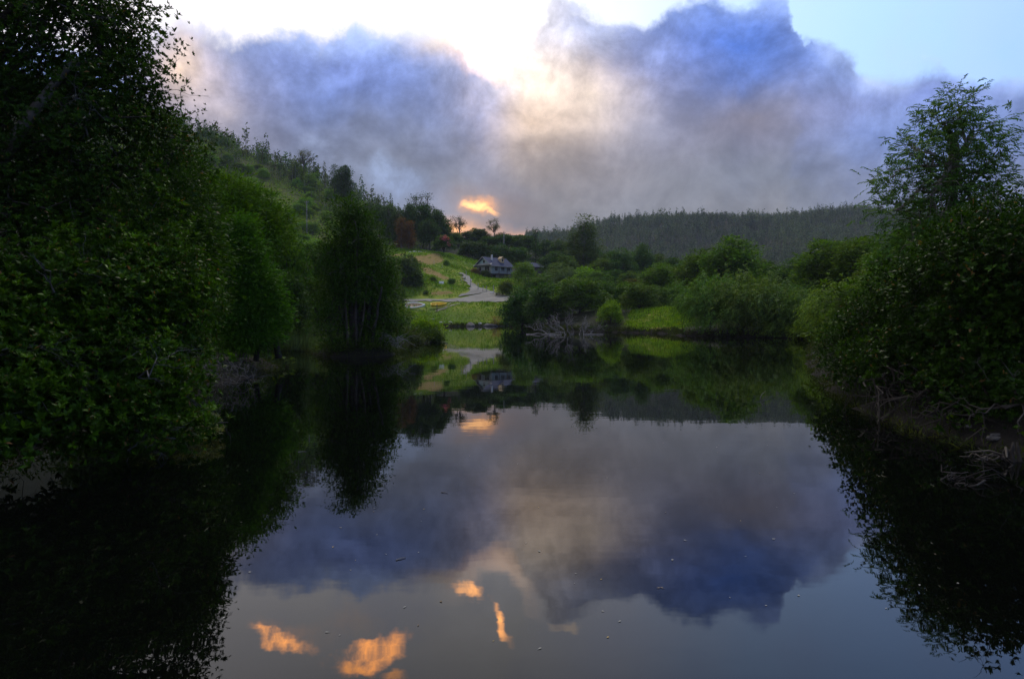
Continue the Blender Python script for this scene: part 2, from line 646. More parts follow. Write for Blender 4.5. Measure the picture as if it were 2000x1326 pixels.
def dead_twigs(centres, out, rng, n, length, r):
    g = Geo()
    for k in rng.choice(len(centres), n):
        a = centres[k] - out[k] * length * 0.4
        d = unit(out[k] * 0.5 + rng.normal(size=3) * 0.8)
        Ls = length * rng.uniform(0.4, 1.3)
        p = wob(a, a + d * Ls, 7, 0.035, rng, rng.uniform(-.1, .12))
        rr = r * rng.uniform(.6, 1.5)
        g.tube(p, rr, rr * 0.2, 4, cap=False)
        for q in range(rng.integers(3, 7)):
            s = p[rng.integers(2, 7)]
            dd = unit(d + rng.normal(size=3) * 0.6)
            e = wob(s, s + dd * Ls * rng.uniform(.15, .45), 4, 0.05, rng)
            g.tube(e, rr * 0.5, rr * 0.12, 3, cap=False)
            g.tube(wob(e[2], e[2] + unit(dd + rng.normal(size=3) * .6) * Ls * .15, 3, .05, rng), rr * .25, rr * .1, 3, cap=False)
    return g


# ------------------------------------------------------------------ ground
SHORE = np.array([(4.5, -6), (-4, -6), (-7.2, 1), (-7.6, 7), (-7.4, 12), (-8.9, 16), (-8.9, 20), (-8.6, 23.5), (-9.3, 27), (-12.5, 30.5), (-17.5, 34.5), (-18.5, 39), (-15, 42),
                  (-11.5, 39), (-9.9, 35.2), (-8.6, 33.2), (-7.2, 33.0), (-6.2, 34.4), (-6.6, 39), (-7.4, 46), (-6.6, 51), (-5.9, 54),
                  (-6.6, 58), (-10, 64), (-16, 80), (-20, 100), (-20, 116), (-15, 127), (-8, 131.5), (-2, 131), (2, 124), (3.2, 108), (4.0, 94),
                  (7.5, 86), (12, 83), (15.5, 80), (17.8, 77), (17.0, 69), (19.5, 65.5), (24, 63.5), (26.5, 59), (24.0, 52), (19.5, 44),
                  (14.6, 33), (10.8, 24), (8.4, 17.5), (7.4, 14.2), (7.0, 11), (7.2, 8), (6.8, 3)], float)


def shore_distance(X, Y):
    """distance to the waterline, positive on land"""
    p = np.stack([X, Y], -1)
    best = np.full(X.shape, 1e9)
    inside = np.zeros(X.shape, bool)
    n = len(SHORE)
    for i in range(n):
        a, b = SHORE[i], SHORE[(i + 1) % n]
        ab = b - a
        t = np.clip(((p - a) @ ab) / (ab @ ab), 0, 1)
        q = a + t[..., None] * ab
        best = np.minimum(best, np.hypot(*np.moveaxis(p - q, -1, 0)))
        c = ((a[1] > Y) != (b[1] > Y)) & (X < (b[0] - a[0]) * (Y - a[1]) / (b[1] - a[1] + 1e-12) + a[0])
        inside ^= c
    return np.where(inside, -best, best)


CTRL = [P(*t) for t in (
    (860, 630, 133), (920, 630, 135), (1000, 630, 133), (800, 606, 139), (900, 604, 140), (980, 603, 138),
    (740, 592, 146), (770, 592, 146), (850, 592, 146), (930, 592, 146), (1000, 592, 141), (1060, 590, 140),
    (740, 583, 152), (770, 583, 152), (850, 583, 152), (905, 583, 153), (925, 562, 166), (960, 571, 158), (1003, 579, 151), (1060, 580, 150),
    (760, 561, 156), (800, 561, 157), (850, 561, 158), (900, 566, 159), (1010, 565, 160), (1060, 562, 164), (1100, 560, 166),
    (780, 530, 169), (850, 531, 173), (900, 537, 176), (800, 497, 190), (850, 492, 195), (900, 506, 196),
    (935, 538, 185), (970, 541, 185), (1005, 541, 186), (950, 525, 195), (1000, 527, 197), (1045, 535, 192),
    (950, 503, 215), (1000, 503, 220), (880, 486, 220), (980, 480, 242), (900, 468, 262), (1000, 474, 272), (1100, 500, 270),
    (400, 285, 330), (450, 298, 325), (500, 312, 320), (600, 362, 300), (700, 418, 282), (800, 452, 268),
    (600, 480, 200), (560, 410, 250), (480, 375, 275), (680, 500, 190), (740, 500, 195), (650, 540, 150), (600, 590, 80), (500, 590, 52),
    (400, 500, 62), (300, 420, 82), (200, 200, 260), (0, 140, 330), (-400, 150, 330), (-300, 450, 110),
    (1150, 604, 118), (1250, 604, 118), (1360, 604, 112), (1480, 600, 120), (1500, 580, 180), (1700, 580, 150), (1900, 585, 160),
    (1300, 582, 290), (1200, 570, 340), (1600, 575, 300), (1900, 575, 300),
    (1200, 535, 440), (1400, 535, 470), (1600, 535, 470), (1800, 535, 450),
    (1060, 470, 720), (1130, 449, 700), (1230, 438, 700), (1350, 437, 700), (1450, 440, 700), (1600, 426, 680), (1750, 422, 680),
    (1950, 424, 690), (2300, 415, 700), (1030, 463, 1500), (700, 470, 1500))]
CTRL += [np.array(t, float) for t in (
    (-14, 0, 1.6), (-11, 12, 1.2), (-22, 20, 2.5), (11, 9, 1.0), (12, 20, 1.3), (22, 30, 1.6), (30, 45, 2.0), (0, -14, 1.5), (-40, 0, 4), (40, 0, 4),
    (-8, 36, .6), (-9, 50, .9), (-15, 62, 2.0), (-24, 90, 4.0), (-26, 112, 5.0), (30, 62, 1.7), (21, 80, 2.4), (19, 86, 2.6), (9, 100, 2.4), (8, 115, 2.6),
    (-200, 460, 75), (-80, 420, 45), (0, 350, 26), (-60, -60, 8), (60, -60, 8), (200, 900, 100), (600, 900, 100), (-400, 800, 70), (900, 200, 40), (-900, 200, 90),
    (0, 2600, 60), (2500, 2600, 60), (-2500, 2600, 60), (2500, -300, 20), (-2500, -300, 20))]
CTRL = np.array(CTRL)
_d = np.hypot(CTRL[:, None, 0] - CTRL[None, :, 0], CTRL[:, None, 1] - CTRL[None, :, 1])
_n = len(CTRL)
_A = np.zeros((_n + 3, _n + 3))
_A[:_n, :_n] = _d + np.eye(_n) * -0.3
_A[:_n, _n:] = np.column_stack([np.ones(_n), CTRL[:, :2] / 100])
_A[_n:, :_n] = _A[:_n, _n:].T
_w = np.linalg.solve(_A, np.concatenate([CTRL[:, 2], np.zeros(3)]))


def vnoise(X, Y, seed):
    """smooth value noise"""
    g = np.random.default_rng(seed).random((64, 64))
    xi, yi = np.floor(X).astype(int), np.floor(Y).astype(int)
    fx, fy = X - xi, Y - yi
    fx, fy = fx * fx * (3 - 2 * fx), fy * fy * (3 - 2 * fy)
    a, b = g[xi % 64, yi % 64], g[(xi + 1) % 64, yi % 64]
    c, d = g[xi % 64, (yi + 1) % 64], g[(xi + 1) % 64, (yi + 1) % 64]
    return (a * (1 - fx) + b * fx) * (1 - fy) + (c * (1 - fx) + d * fx) * fy - 0.5


def smooth(t):
    t = np.clip(t, 0, 1)
    return t * t * (3 - 2 * t)


def land(X, Y):
    X, Y = np.asarray(X, float), np.asarray(Y, float)
    sh = X.shape
    x, y = X.ravel(), Y.ravel()
    z = np.empty(len(x))
    for k in range(0, len(x), 4000):
        s = slice(k, k + 4000)
        r = np.hypot(x[s, None] - CTRL[None, :, 0], y[s, None] - CTRL[None, :, 1])
        z[s] = r @ _w[:_n] + _w[_n] + (x[s] * _w[_n + 1] + y[s] * _w[_n + 2]) / 100
    far = np.clip((np.hypot(x, y) - 150) / 400, 0, 1)
    z = z + vnoise(x / 55, y / 55, 3) * (1 + 13 * far) + vnoise(x / 17, y / 17, 4) * (0.35 + 4 * far) + vnoise(x / 4.1, y / 4.1, 5) * 0.35
    z = np.clip(z, 0.35, None)
    dist = shore_distance(x, y) + vnoise(x / 2.1, y / 2.1, 9) * 0.5 + vnoise(x / 0.7, y / 0.7, 10) * 0.2
    bank = 0.45 * smooth(dist / 0.5)
    z_land = -0.02 + bank + np.maximum(z - bank, 0) * smooth(dist / 7.0)
    z_bed = -0.03 - 1.6 * smooth(-dist / 5.0)
    return np.where(dist > 0, z_land, z_bed).reshape(sh)


def axis(lims):
    out = [lims[0][0]]
    for a, b, step in lims:
        n = max(1, int(round((b - a) / step)))
        out += list(np.linspace(a, b, n + 1)[1:])
    return np.array(out)


GX = axis([(-3000, -800, 220), (-800, -300, 30), (-300, -110, 8), (-110, -34, 2.5), (-34, -12, 0.9), (-12, 12, 0.6), (12, 36, 0.9), (36, 110, 2.5),
           (110, 520, 9), (520, 800, 25), (800, 3000, 220)])
GY = axis([(-400, -20, 40), (-20, -4, 2), (-4, 40, 0.55), (40, 140, 1.0), (140, 200, 1.2), (200, 340, 3.0), (340, 760, 8), (760, 1000, 25), (1000, 3200, 180)])
GXX, GYY = np.meshgrid(GX, GY)
GZZ = land(GXX, GYY)


def hz(x, y):
    """height of the ground sheet"""
    x, y = np.asarray(x, float), np.asarray(y, float)
    i = np.clip(np.searchsorted(GX, x) - 1, 0, len(GX) - 2)
    j = np.clip(np.searchsorted(GY, y) - 1, 0, len(GY) - 2)
    fx = np.clip((x - GX[i]) / (GX[i + 1] - GX[i]), 0, 1)
    fy = np.clip((y - GY[j]) / (GY[j + 1] - GY[j]), 0, 1)
    return (GZZ[j, i] * (1 - fx) + GZZ[j, i + 1] * fx) * (1 - fy) + (GZZ[j + 1, i] * (1 - fx) + GZZ[j + 1, i + 1] * fx) * fy


def ground_material():
    m, b, out = new_mat('ground')
    tc = b.new('ShaderNodeTexCoord').outputs['Object']
    at = b.new('ShaderNodeAttribute', attribute_name='cover')      # x: meadow, y: bare soil, z: wet bank
    mead, soil, wet = b.sep(at.outputs['Vector'])
    n_big = b.noise(tc, 0.05, 5.0, 0.6)
    n_mid = b.noise(tc, 0.35, 6.0, 0.65)
    n_fine = b.noise(tc, 2.2, 6.0, 0.7)
    litter = b.mix(n_mid, (.013, .019, .008), (.030, .030, .014))
    grass = b.mix(b.step(n_mid, 0.32, 0.68), (.115, .195, .016), (.235, .250, .030))
    grass = b.mix(b.step(n_big, 0.45, 0.7), grass, (.095, .155, .018))
    grass = b.mix(b.m('MULTIPLY', b.step(n_fine, 0.5, 0.75), 0.6), grass, (.19, .165, .055))
    earth = b.mix(n_fine, (.17, .115, .036), (.28, .21, .07))
    mud = b.mix(n_fine, (.006, .005, .004), (.017, .014, .010))
    col = b.mix(mead, litter, grass)
    so = b.m('MULTIPLY_ADD', n_mid, 0.9, b.m('ADD', soil, -0.45))
    col = b.mix(b.step(so, 0.42, 0.62), col, earth)
    wt = b.m('MULTIPLY_ADD', n_fine, 0.6, b.m('ADD', wet, -0.3))
    col = b.mix(b.step(wt, 0.35, 0.65), col, mud)
    p = b.new('ShaderNodeBsdfPrincipled')
    b.link(col, p.inputs['Base Color'])
    p.inputs['Roughness'].default_value = 0.95
    p.inputs['Specular IOR Level'].default_value = 0.15
    bn = b.new('ShaderNodeBump')
    bn.inputs['Strength'].default_value = 0.7
    bn.inputs['Distance'].default_value = 0.3
    b.link(b.m('ADD', n_fine, n_mid), bn.inputs['Height'])
    b.nt.links.new(bn.outputs[0], p.inputs['Normal'])
    b.nt.links.new(p.outputs[0], out.inputs[0])
    return m


def inside(poly, X, Y):
    r = np.zeros(np.shape(X), bool)
    n = len(poly)
    for i in range(n):
        a, b = poly[i], poly[(i + 1) % n]
        r ^= ((a[1] > Y) != (b[1] > Y)) & (X < (b[0] - a[0]) * (Y - a[1]) / (b[1] - a[1] + 1e-12) + a[0])
    return r


# the open meadow on the far bank, the bare earth patches on it (plan outlines)
MEADOW = [tuple(P(*t)[:2]) for t in ((735, 640, 128), (880, 636, 131), (960, 636, 131), (1010, 612, 128), (1080, 590, 138), (1130, 565, 160), (1110, 545, 172),
                                     (1000, 530, 196), (945, 510, 205), (880, 488, 216), (770, 485, 208), (735, 520, 190), (735, 560, 160))]
MOUND = [(14.6, 79), (17.5, 76), (21, 78), (21, 88), (16, 90), (14, 84)]
SOILS = [[tuple(P(*t)[:2]) for t in q] for q in (
    ((795, 497, 188), (862, 492, 196), (868, 512, 188), (840, 522, 180), (800, 512, 181)),
    ((822, 528, 175), (838, 528, 176), (882, 550, 168), (868, 553, 166), (830, 540, 170)),
    ((752, 488, 195), (795, 486, 198), (795, 494, 193), (752, 496, 192)),
    ((840, 570, 154.5), (880, 566, 157), (888, 577, 155), (845, 581, 153)))] + [[(14.8, 78.6), (17.6, 76.0), (18.8, 78.0), (17, 80.5), (15.2, 81)]]
LEFT_SLOPE = [tuple(P(*t)[:2]) for t in ((470, 330, 300), (560, 340, 300), (640, 430, 255), (660, 520, 165), (560, 520, 150), (470, 420, 230))]


def near_poly(poly, X, Y, soft):
    ins = inside(poly, X, Y)
    best = np.full(np.shape(X), 1e9)
    for i in range(len(poly)):
        a, b = np.array(poly[i]), np.array(poly[(i + 1) % len(poly)])
        ab = b - a
        t = np.clip(((X - a[0]) * ab[0] + (Y - a[1]) * ab[1]) / (ab @ ab), 0, 1)
        best = np.minimum(best, np.hypot(X - a[0] - t * ab[0], Y - a[1] - t * ab[1]))
    s = np.where(ins, best, -best)
    return smooth(s / soft * 0.5 + 0.5)


def build_ground():
    ny, nx = GXX.shape
    me = bpy.data.meshes.new('ground')
    V = np.stack([GXX, GYY, GZZ], -1).reshape(-1, 3)
    me.vertices.add(len(V))
    me.vertices.foreach_set('co', V.reshape(-1).astype(np.float32))
    idx = np.arange(ny * nx).reshape(ny, nx)
    q = np.stack([idx[:-1, :-1], idx[:-1, 1:], idx[1:, 1:], idx[1:, :-1]], -1).reshape(-1)
    nq = len(q) // 4
    me.loops.add(nq * 4)
    me.loops.foreach_set('vertex_index', q.astype(np.int32))
    me.polygons.add(nq)
    me.polygons.foreach_set('loop_start', np.arange(0, nq * 4, 4, dtype=np.int32))
    me.polygons.foreach_set('loop_total', np.full(nq, 4, dtype=np.int32))
    me.polygons.foreach_set('use_smooth', np.ones(nq, bool))
    me.update(calc_edges=True)
    X, Y = V[:, 0], V[:, 1]
    mead = np.maximum(near_poly(MEADOW, X, Y, 3.0), near_poly(MOUND, X, Y, 1.0))
    mead = np.maximum(mead, 0.45 * near_poly(LEFT_SLOPE, X, Y, 20.0))
    soil = np.zeros(len(X))
    for s in SOILS:
        soil = np.maximum(soil, near_poly(s, X, Y, 1.6))
    wet = smooth(1 - shore_distance(X, Y) / 1.6)
    at = me.attributes.new('cover', 'FLOAT_VECTOR', 'POINT')
    at.data.foreach_set('vector', np.stack([mead, soil, wet], -1).reshape(-1).astype(np.float32))
    me.materials.append(ground_material())
    o = put('ground', me)
    o['kind'] = 'structure'


build_ground()


def build_water():
    m, b, out = new_mat('water')
    tc = b.new('ShaderNodeTexCoord').outputs['Object']
    sc = b.vmath('MULTIPLY', tc, (0.7, 1.6, 1.0))
    h = b.m('ADD', b.m('MULTIPLY', b.noise(sc, 0.55, 3.0, 0.5), 1.0), b.m('MULTIPLY', b.noise(sc, 3.2, 2.0, 0.5), 0.12))
    bn = b.new('ShaderNodeBump')
    bn.inputs['Strength'].default_value = 0.045
    bn.inputs['Distance'].default_value = 0.05
    b.link(h, bn.inputs['Height'])
    p = b.new('ShaderNodeBsdfPrincipled')
    b.link((.0012, .0015, .0012), p.inputs['Base Color'])
    p.inputs['Roughness'].default_value = 0.012
    p.inputs['IOR'].default_value = 1.333
    b.nt.links.new(bn.outputs[0], p.inputs['Normal'])
    b.nt.links.new(p.outputs[0], out.inputs[0])
    g = Geo()
    g.poly([(-40, -12, 0), (45, -12, 0), (45, 140, 0), (-40, 140, 0)], [(0, 1, 2, 3)])
    o = put('lake', g.mesh('lake', m))
    o['kind'] = 'structure'


build_water()

def road_material():
    m, b, out = new_mat('gravel_road')
    tc = b.new('ShaderNodeTexCoord').outputs['Object']
    fine, mid, big = b.noise(tc, 5.0, 6.0, 0.7), b.noise(tc, 0.8, 5.0, 0.65), b.noise(b.vmath('MULTIPLY', tc, (.25, 1.3, 1)), 0.7, 4.0, 0.6)
    col = b.mix(fine, (.185, .175, .148), (.27, .255, .22))
    col = b.mix(b.m('MULTIPLY', b.step(big, .42, .62), .55), col, (.13, .115, .095))
    col = b.mix(b.m('MULTIPLY', b.step(mid, .55, .75), .6), col, (.30, .285, .26))
    p = b.new('ShaderNodeBsdfPrincipled')
    b.link(col, p.inputs['Base Color'])
    p.inputs['Roughness'].default_value = .95
    bn = b.new('ShaderNodeBump')
    bn.inputs['Strength'].default_value = .6
    bn.inputs['Distance'].default_value = .08
    b.link(b.m('ADD', fine, big), bn.inputs['Height'])
    b.nt.links.new(bn.outputs[0], p.inputs['Normal'])
    b.nt.links.new(p.outputs[0], out.inputs[0])
    return m


ROAD_MAT = road_material()
TRACK_MAT = plain('trodden_track', (.17, .16, .10), (.27, .25, .17), 0.95, 1.2, 0.4, 8)


def drape(name, left, right, mat, lift, nseg=10, ncross=5):
    """a strip of road between two plan lines, laid on the ground"""
    def resample(line, n):
        L = np.array(line, float)
        s = np.concatenate([[0], np.cumsum(np.hypot(*np.diff(L, axis=0).T))])
        t = np.linspace(0, s[-1], n)
        return np.stack([np.interp(t, s, L[:, 0]), np.interp(t, s, L[:, 1])], -1)
    n = nseg
    a, b = resample(left, n), resample(right, n)
    g = Geo()
    for i in range(n):
        for j in range(ncross):
            k = j / (ncross - 1)
            q = a[i] * (1 - k) + b[i] * k
            if j in (0, ncross - 1):
                q = q + R.normal(size=2) * (0.35 if lift < .2 and ncross > 4 else .15)
            z = max(hz(q[0] + dx, q[1] + dy) for dx in (-.3, 0, .3) for dy in (-.3, 0, .3))
            g.v.append(np.array([q[0], q[1], z + lift]))
    for i in range(n - 1):
        for j in range(ncross - 1):
            g.f.append((i * ncross + j, i * ncross + j + 1, (i + 1) * ncross + j + 1, (i + 1) * ncross + j))
    o = put(name, g.mesh(name, mat, True))
    o['kind'] = 'structure'
    return o


def pl(*pts):
    return [tuple(P(*t)[:2]) for t in pts]


drape('road', pl((700, 590, 147.0), (775, 590, 147.0), (850, 590, 147.0), (925, 590.6, 146.3), (975, 591.5, 143.5), (1010, 591, 140.8), (1075, 589, 139.5)),
      pl((700, 586, 149.4), (775, 586, 149.4), (850, 586, 149.4), (893, 585, 151.0), (955, 571, 158.0), (1003, 579.5, 150.5), (1075, 582, 149)), ROAD_MAT, 0.06, 60, 9)
drape('side_road', pl((893, 583, 153.0), (917, 572, 158), (919, 564, 165), (905, 553, 172), (895, 549, 176)),
      pl((957, 571, 157.6), (940, 567, 161), (928, 561, 166.5), (915, 551, 174), (906, 547, 178)), ROAD_MAT, 0.10, 24, 6)
drape('path', pl((850, 606, 138), (890, 598, 142.5), (915, 592, 145.6)), pl((850, 604.5, 139), (890, 596.5, 143.3), (930, 591.5, 146)), TRACK_MAT, 0.05, 16, 3)
drape('path', pl((865, 601, 140), (882, 592, 145.6)), pl((867, 600, 141), (888, 591.5, 145.9)), TRACK_MAT, 0.05, 10, 3)
drape('path', pl((912, 552, 174), (928, 540, 180), (931, 532, 184)), pl((914, 551.5, 175), (931, 539, 181), (933, 532, 184)), TRACK_MAT, 0.05, 12, 3)


# ------------------------------------------------------------------ buildings on the far bank
W_WALL = plain('weathered_boards', (.15, .175, .185), (.24, .265, .265), 0.85, 6.0, stretch=(8, 8, 0.6))
W_GABLE = plain('pale_blue_boards', (.26, .38, .42), (.36, .47, .50), 0.8, 6.0, stretch=(8, 8, 0.6))
W_ROOF = plain('blue_roof_sheet', (.016, .024, .060), (.028, .038, .082), 0.85, 2.0, 0.3, 6)
W_TRIM = plain('pale_trim', (.24, .23, .21), (.34, .32, .30), 0.8, 4.0)
W_GLASS = plain('window_glass', (.012, .014, .018), None, 0.08)
W_DARK = plain('dark_timber', (.055, .045, .038), (.10, .085, .07), 0.85, 4.0)
W_TAN = plain('tan_boards', (.40, .29, .16), (.50, .38, .22), 0.8, 4.0)
W_PIPE = plain('flue_metal', (.45, .44, .42), (.55, .54, .52), 0.5, 4.0)
W_STONE = plain('pale_stone', (.34, .33, .31), (.52, .51, .49), 0.85, 2.0, 0.6, 4)
W_STONE_D = plain('dark_stone', (.045, .043, .042), (.10, .095, .09), 0.9, 2.0, 0.6, 4)
W_SHED = plain('shed_roof', (.30, .31, .33), (.40, .41, .43), 0.6, 2.0)
W_WHITE = plain('white_paint', (.72, .72, .70), (.82, .82, .80), 0.5, 3.0)
W_YELLOW = plain('yellow_paint', (.62, .42, .03), (.74, .52, .05), 0.5, 3.0)
W_POST = plain('grey_post', (.24, .22, .19), (.40, .37, .33), 0.9, 5.0)


def house():
    base = P(966, 539, 186)
    z0 = float(P(966, 542, 186)[2])
    a = rad(-42)                                           # the gable end looks half towards the lake
    root = thing('wooden_house', 'weathered wooden house with dark blue gabled roof above the junction', 'house', (base[0], base[1], z0), a, None, (.88, .88, .88))
    W, L, H, F, RH = 6.2, 9.2, 2.7, 0.9, 2.35            # x across the gable, y along the ridge; F: floor height on posts
    x0, x1, y0, y1 = -W / 2, W / 2, -L / 2, L / 2
    # gable end at y0; turn so that y0 faces camera-left
    put('wall', Geo().box((0, 0, F + H / 2), (W, L, H)).mesh('wall', W_WALL), root)
    g = Geo()
    g.poly([(x0, y0 - .02, F + H), (x1, y0 - .02, F + H), (0, y0 - .02, F + H + RH), (x0, y1 + .02, F + H), (x1, y1 + .02, F + H), (0, y1 + .02, F + H + RH)],
           [(0, 1, 2), (4, 3, 5), (0, 2, 5, 3), (1, 4, 5, 2)])
    put('gable_wall', g.mesh('gable_wall', W_GABLE), root)
    ov, sl = 0.7, RH / (W / 2)
    g = Geo()
    zt = F + H + RH + 0.12
    for s in (-1, 1):
        q = [(0, y0 - .8, zt), (0, y1 + .6, zt), (s * (W / 2 + ov), y1 + .6, zt - sl * (W / 2 + ov)), (s * (W / 2 + ov), y0 - .8, zt - sl * (W / 2 + ov))]
        g.prism(q if s < 0 else q[::-1], 0.10)
    roof = put('roof', g.mesh('roof', W_ROOF), root)
    g = Geo()
    for s in (-1, 1):
        g.tube([(0, y0 - .85, zt - .05), (s * (W / 2 + ov), y0 - .85, zt - sl * (W / 2 + ov) - .05)], 0.10, 0.10, 4)
        g.tube([(s * (W / 2 + ov), y0 - .8, zt - sl * (W / 2 + ov) - .08), (s * (W / 2 + ov), y1 + .6, zt - sl * (W / 2 + ov) - .08)], 0.10, 0.10, 4)
    put('eaves_trim', g.mesh('eaves_trim', W_TRIM), roof)
    g = Geo()
    g.prism([(x0 - .7, y0 - 1.0, F + H - .12), (x1 + .7, y0 - 1.0, F + H - .12), (x1 + .3, y0 - .03, F + H + .38), (x0 - .3, y0 - .03, F + H + .38)], 0.10)
    put('skirt_roof', g.mesh('skirt_roof', W_TRIM), root)
    # flue and dormer on the slope that faces the road
    put('chimney', Geo().box((1.2, y0 + 2.1, F + H + RH - .2), (.42, .42, 2.0)).mesh('chimney', W_PIPE), roof)
    dx, dy, dz = 1.75, 1.1, F + H + RH - sl * 1.75
    g = Geo().box((dx, dy, dz + .45), (1.1, 1.3, 1.3))
    dorm = put('dormer', g.mesh('dormer', W_TAN), roof)
    g = Geo()
    for s in (-1, 1):
        q = [(dx - .7, dy, dz + 1.75), (dx + .75, dy, dz + 1.75), (dx + .75, dy + s * .95, dz + 1.0), (dx - .7, dy + s * .95, dz + 1.0)]
        g.prism(q if s > 0 else q[::-1], 0.08)
    put('dormer_roof', g.mesh('dormer_roof', W_TAN), roof)
    put('dormer_window', Geo().box((dx + .56, dy, dz + .55), (.06, .55, .7)).mesh('dormer_window', W_GLASS), roof)

    def window(c, w, h, axis_, panes):
        t = 0.10
        sx = (w, t) if axis_ == 'x' else (t, w)
        fr = put('window', Geo().box(c, (sx[0] + .2 if axis_ == 'x' else sx[0], sx[1] if axis_ == 'x' else sx[1] + .2, h + .2)).mesh('window_frame', W_TRIM), root)
        for i in range(panes):
            o = (i + .5) / panes * w - w / 2
            cc = (c[0] + o, c[1] - .04, c[2]) if axis_ == 'x' else (c[0] + .04, c[1] + o, c[2])
            pw = w / panes - .10
            put('pane', Geo().box(cc, (pw, .08, h) if axis_ == 'x' else (.08, pw, h)).mesh('pane', W_GLASS), fr)
    window((-1.7, y0 - .03, F + 1.55), 1.0, 1.0, 'x', 2)
    window((1.3, y0 - .03, F + 1.5), 1.9, 1.2, 'x', 3)
    window((0.0, y0 - .04, F + H + 1.0), .7, .7, 'x', 1)
    window((x1 + .03, -2.6, F + 1.5), 1.2, 1.2, 'y', 2)
    window((x1 + .03, .3, F + 1.5), 1.5, 1.2, 'y', 2)
    window((x1 + .03, 2.9, F + 1.5), 1.3, 1.2, 'y', 2)
    for yy in np.linspace(y0 + .3, y1 - .3, 6):
        for xx in (x0 + .2, x1 - .2):
            put('stilt', Geo().box((xx, yy, F / 2 - .6), (.25, .25, F + 1.2)).mesh('stilt', W_DARK), root)
    g = Geo().box((x1 + .85, .6, F - .05), (1.7, 7.4, .12))
    por = put('porch', g.mesh('porch', W_DARK), root)
    g = Geo()
    for yy in np.linspace(-3.0, 4.2, 13):
        g.box((x1 + 1.62, yy, F + .5), (.07, .07, 1.0))
    g.box((x1 + 1.62, .6, F + 1.0), (.09, 7.3, .09))
    put('railing', g.mesh('railing', W_WALL), por)
    for yy in (-3.0, .6, 4.2):
        put('porch_post', Geo().box((x1 + 1.62, yy, F / 2 + .6), (.14, .14, 2.5 + F)).mesh('porch_post', W_DARK), por)
    g = Geo()
    for i, yy in enumerate(np.linspace(y0 + .9, y1 - .9, 5)):
        g.box((x1 + 1.45, yy, F / 2 - .5), (.1, 1.3, .75 + .1 * (i % 2)))
    put('under_boards', g.mesh('under_boards', W_DARK), root)
    return root


house()


def shed():
    b = P(1043, 534, 192)
    z0 = float(hz(b[0], b[1])) + 0.4
    root = thing('shed', 'small grey-roofed shed half hidden beside the wooden house', 'shed', (b[0], b[1], z0), rad(-38))
    put('wall', Geo().box((0, 0, .8), (3.6, 4.6, 2.2)).mesh('shed_wall', W_DARK), root)
    g = Geo()
    g.poly([(-1.8, -2.33, 1.9), (1.8, -2.33, 1.9), (0, -2.33, 3.0)], [(0, 1, 2)])
    put('gable_wall', g.mesh('shed_gable', W_SHED), root)
    g = Geo()
    for s in (-1, 1):
        q = [(0, -2.7, 3.1), (0, 2.6, 3.1), (s * 2.2, 2.6, 1.75), (s * 2.2, -2.7, 1.75)]
        g.prism(q if s < 0 else q[::-1], .08)
    put('roof', g.mesh('shed_roof', W_ROOF), root)


shed()


# ------------------------------------------------------------------ boats, signs, posts, poles
def boat(name, label, px, py, D, length, beam, hull, inner, rz, roll):
    """an open rowing boat: outer and inner shell, rim, two thwarts"""
    p = P(px, py, D)
    z = float(hz(p[0], p[1]))
    root = thing(name, label, 'boat', (p[0], p[1], z + 0.34), rz, 'boats pulled up on the far bank')
    root.rotation_euler = (roll, 0, rz)
    ns, nr = 15, 9
    def shell(off):
        pts = []
        for i in range(ns):
            t = i / (ns - 1)
            w = beam / 2 * (1 - max(0, (t - .35) / .65) ** 2.2) * (0.80 + .2 * min(1, t / .3)) - off
            w = max(w, 0.02)
            sheer = .55 + .18 * t * t
            keel = 0.0 + .22 * max(0, t - .7) / .3
            for j in range(nr):
                s = -1 + 2 * j / (nr - 1)
                prof = abs(s) ** 2.6
                pts.append((length * (t - .5), w * math.copysign(abs(s) ** .7, s), keel + off + (sheer - keel - off) * prof))
        return pts
    grid = [(i * nr + j, i * nr + j + 1, (i + 1) * nr + j + 1, (i + 1) * nr + j) for i in range(ns - 1) for j in range(nr - 1)]
    g = Geo().poly(shell(0), [f[::-1] for f in grid])
    g.poly([shell(0)[j] for j in range(nr)], [tuple(range(nr))])
    put('hull', g.mesh('hull', hull, True), root)
    g = Geo().poly(shell(.05), grid)
    put('inner_shell', g.mesh('inner_shell', inner, True), root)
    g = Geo()
    sp = shell(0)
    line = [sp[i * nr] for i in range(ns)] + [sp[i * nr + nr - 1] for i in range(ns - 1, -1, -1)] + [sp[0]]
    g.tube([(q[0], q[1], q[2] + .02) for q in line], .11, .11, 5)
    put('rim', g.mesh('rim', hull), root)
    for t in (-.18, .14):
        put('thwart', Geo().box((t * length, 0, .40), (.25, beam * .86, .05)).mesh('thwart', inner), root)


boat('rowing_boat', 'white rowing boat with tan inside lying tilted on the grass below the road', 811, 601, 139.5, 3.9, 1.8, W_WHITE, W_TAN, rad(8), rad(34))
boat('rowing_boat', 'yellow rowing boat on the grass below the road behind a post', 857, 600, 141.0, 3.2, 1.4, W_YELLOW, W_YELLOW, rad(8), rad(22))


def post(px, D, h, label, group=None, r=.07, mat=W_POST, lean=0.0, name='fence_post', cat='post'):
    p = P(px, 600, D)
    z = float(hz(p[0], p[1]))
    g = Geo()
    g.tube([(0, 0, -.2), (lean * .4, 0, h * .5), (lean, .02, h)], r, r * .85, 6)
    g.poly([(lean + r * .8 * math.cos(t), .02 + r * .8 * math.sin(t), h + (.05 if k % 2 else .0)) for k, t in enumerate(np.linspace(0, 2 * math.pi, 6, endpoint=False))] + [(lean, .02, h + .08)],
           [(k, (k + 1) % 6, 6) for k in range(6)])
    return tag(put(name, g.mesh(name, mat), loc=(p[0], p[1], z)), label, cat, group)


